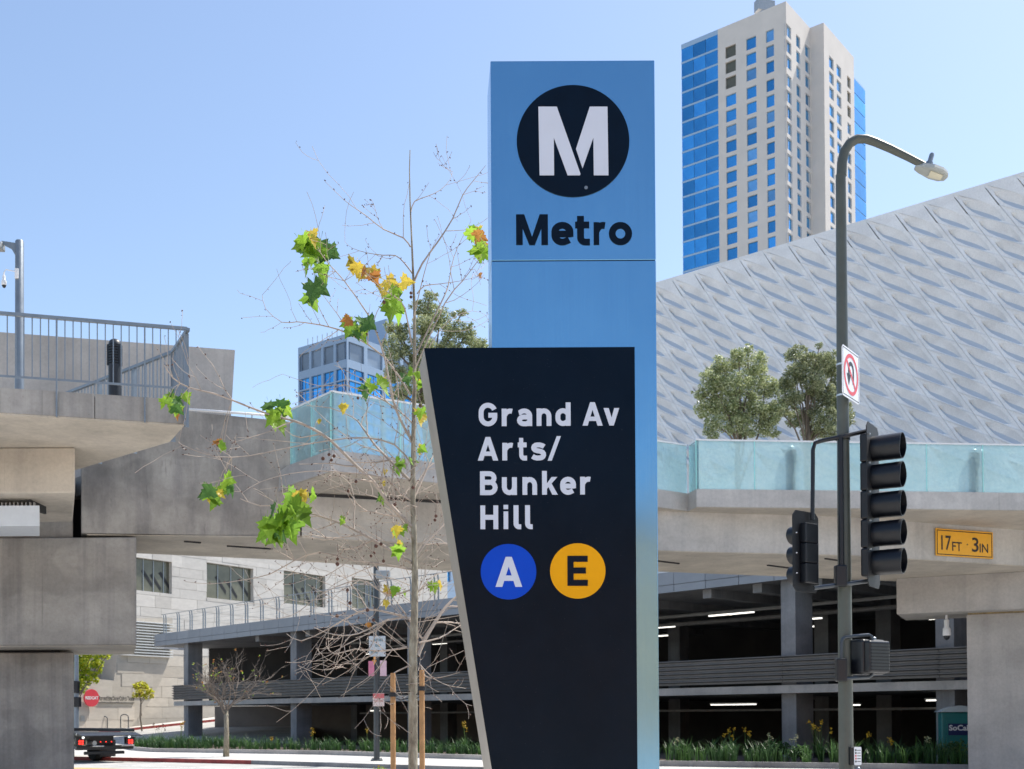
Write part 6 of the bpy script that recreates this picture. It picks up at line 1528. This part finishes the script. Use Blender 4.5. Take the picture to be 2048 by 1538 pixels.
# ================================================================== STREET FURNITURE, left background
def bike_rack(px, py, Y, w_, h_, label):
    p = at(px, py, Y); t = thing('bike_rack', label, 'bike rack', p, 'hoop bike racks'); pts = [p + Vector((-w_ / 2, 0, -.1)), p + Vector((-w_ / 2, 0, h_ - .18))] + [p + Vector((-w_ / 2 * math.cos(a), 0, h_ - .18 + .18 * math.sin(a))) for a in (R(30), R(60), R(90), R(120), R(150))] + [p + Vector((w_ / 2, 0, h_ - .18)), p + Vector((w_ / 2, 0, -.1))]
    mb = MB(); mb.tube(pts, .035, 8); autosmooth(mb.build('hoop', m_dsteel, t), 60)
    for s in (-1, 1):
        mb = MB(); mb.lathe(p + Vector((s * w_ / 2, 0, -.02)), [(.09, 0), (.09, .03)], 10); mb.build('foot_plate', m_galv, t)
bike_rack(208, 1458.5, 81.5, .47, .93, 'hoop bike rack nearer the round red sign'); bike_rack(249, 1455, 82, .55, .93, 'hoop bike rack nearer the young tree')
p = at(153, 1480, 58); b = Vector((p.x, 58, -.05)); t = thing('street_light_post', 'dark street light post between left pier and round red sign', 'lamp post', b)
mb = MB(); mb.lathe(b, [(.2, 0), (.2, .3), (.13, .35), (.10, 6)], 12); autosmooth(mb.build('pole', m_steel, t))
mb = MB(); mb.box(b + Vector((.05, -.05, at(153, 1402, 58).z)), .34, .3, .5); bevel(mb.build('signal_box', m_sig, t), .03)
mb = MB(); mb.box(b + Vector((.02, -.08, at(153, 1372, 58).z)), .26, .3, .6); bevel(mb.build('signal_head', m_sig, t), .03)

# ================================================================== TOW TRUCK
hd_ = Vector((-.72, .69, 0)).normalized(); sdv = Vector((hd_.y, -hd_.x, 0))   # heading, right side
rc_ = at(213, 1500, 44.0); TB = Vector((rc_.x, rc_.y, -.14))
tk = thing('tow_truck', 'black flatbed tow truck seen from behind beside the left pier', 'truck', TB)
TP = lambda f, s, z: TB + hd_ * f + sdv * s + UP * z
def tbox(name, f0, f1, s0, s1, z0, z1, m, parent=None, bv=.02):
    mb = MB(); mb.hexa([TP(f0, s0, z0), TP(f0, s1, z0), TP(f1, s1, z0), TP(f1, s0, z0), TP(f0, s0, z1), TP(f0, s1, z1), TP(f1, s1, z1), TP(f1, s0, z1)]); o = mb.build(name, m, parent or tk); bevel(o, bv); return o
m_trk = plain('truck_black', (.015, .015, .017), .4, var=.2); m_tlred = emit('tail_light', (.8, .03, .02), 1.6); m_tlw = emit('reverse_light', (.9, .95, .9), 1.0); m_rub2 = plain('tyre_rubber', (.015, .015, .016), .85, var=.2)
bed = tbox('flatbed', 0, 6.6, -1.22, 1.22, 1.06, 1.16, m_trk); tbox('bed_edge', -.06, 0, -1.22, 1.22, 1.06, 1.14, m_bright, bed, .01)
mb = MB(); mb.hexa([TP(-.5, -1.2, 1.02), TP(-.5, 1.2, 1.02), TP(-.06, 1.2, 1.06), TP(-.06, -1.2, 1.06), TP(-.5, -1.2, 1.05), TP(-.5, 1.2, 1.05), TP(-.06, 1.2, 1.14), TP(-.06, -1.2, 1.14)]); mb.build('tail_ramp', m_trk, bed)
for s in (-1, 1): tbox('side_rail', .2, 6.4, s * 1.22 - .05, s * 1.22 + .05, 1.17, 1.30, m_trk, bed)
tbox('chassis', .4, 9.0, -.5, .5, .62, 1.05, m_trk); tbox('bumper', .05, .22, -1.15, 1.15, .50, .66, m_trk)
for s0, s1 in ((-.62, -.15), (.55, 1.08)): tbox('step_plate', -.14, .05, s0, s1, .62, .67, m_bright)
tbox('underride_bar', .1, .25, -.8, .8, .32, .44, m_trk)
for s in (-1, 1):
    h_ = tbox('light_housing', .0, .16, s * 1.0 - .2, s * 1.0 + .18, .70, .98, m_trk)
    for k, (a, z) in enumerate([(0, .84), (.11, .84), (0, .75), (.11, .75)]):
        mb = MB(); mb.lathe(TP(0, s * 1.0 - .07 + a, z), [(.045, 0), (.045, .02), (.02, .03)], 12, axis=-hd_); mb.build('tail_lamp', m_tlred, h_)
    mb = MB(); mb.lathe(TP(0, s * .93, .95 + .03), [(.05, 0), (.05, .02), (.02, .03)], 12, axis=-hd_); mb.build('reverse_lamp', m_tlw, h_)
for k in range(3):
    mb = MB(); mb.lathe(TP(.05, -.22 + k * .22, .80), [(.022, 0), (.022, .03)], 8, axis=-hd_); mb.build('marker_lamp', m_tlred, tk)
mb = MB(); mb.tube([TP(.1, -.85, .78), TP(1.2, -.85, .78)], .13, 14); autosmooth(mb.build('muffler', plain('muffler', (.42, .36, .28), .4, .6), tk))
mb = MB(); mb.tube([TP(-.05, -.5, .76), TP(.6, -.5, .76)], .09, 12); autosmooth(mb.build('exhaust_pipe', m_galv, tk))
def wheel(f, s, wdt, r=.47):
    w_ = thing_part = None
    mb = MB(); c = TP(f, s, r); mb.lathe(c, [(r * .62, 0), (r * .93, .0), (r, .05), (r, wdt - .05), (r * .93, wdt), (r * .62, wdt)], 28, axis=sdv); o = autosmooth(mb.build('wheel', m_rub2, tk), 50)
    mb = MB(); mb.lathe(c + sdv * .02, [(r * .6, 0), (r * .6, wdt - .04)], 20, axis=sdv); mb.build('rim', m_galv, o)
for f in (2.2, 7.9):
    for s in ((-1.15, .3), (-.8, .3), (.5, .3), (.85, .3)) if f < 4 else ((-1.1, .3), (.8, .3)): wheel(f, *s)
for s in (-1, 1): tbox('mud_flap', 1.55, 1.58, s * .85 - .32, s * .85 + .32, .18, .85, m_trk, None, .005)
cab = tbox('cab', 6.9, 9.3, -1.1, 1.1, .7, 2.5, plain('cab_red', (.35, .03, .03), .3, coat=.5), None, .15)
tbox('rear_window', 6.88, 6.9, -.7, .7, 1.75, 2.3, m_wglass, cab, .01); tbox('toolbox', 6.6, 6.88, -1.1, 1.1, 1.16, 1.9, m_galv)
for s in (-1, 1): tbox('door_window', 7.5, 8.6, s * 1.1 - .012, s * 1.1 + .012, 1.7, 2.3, m_wglass, cab, .005)
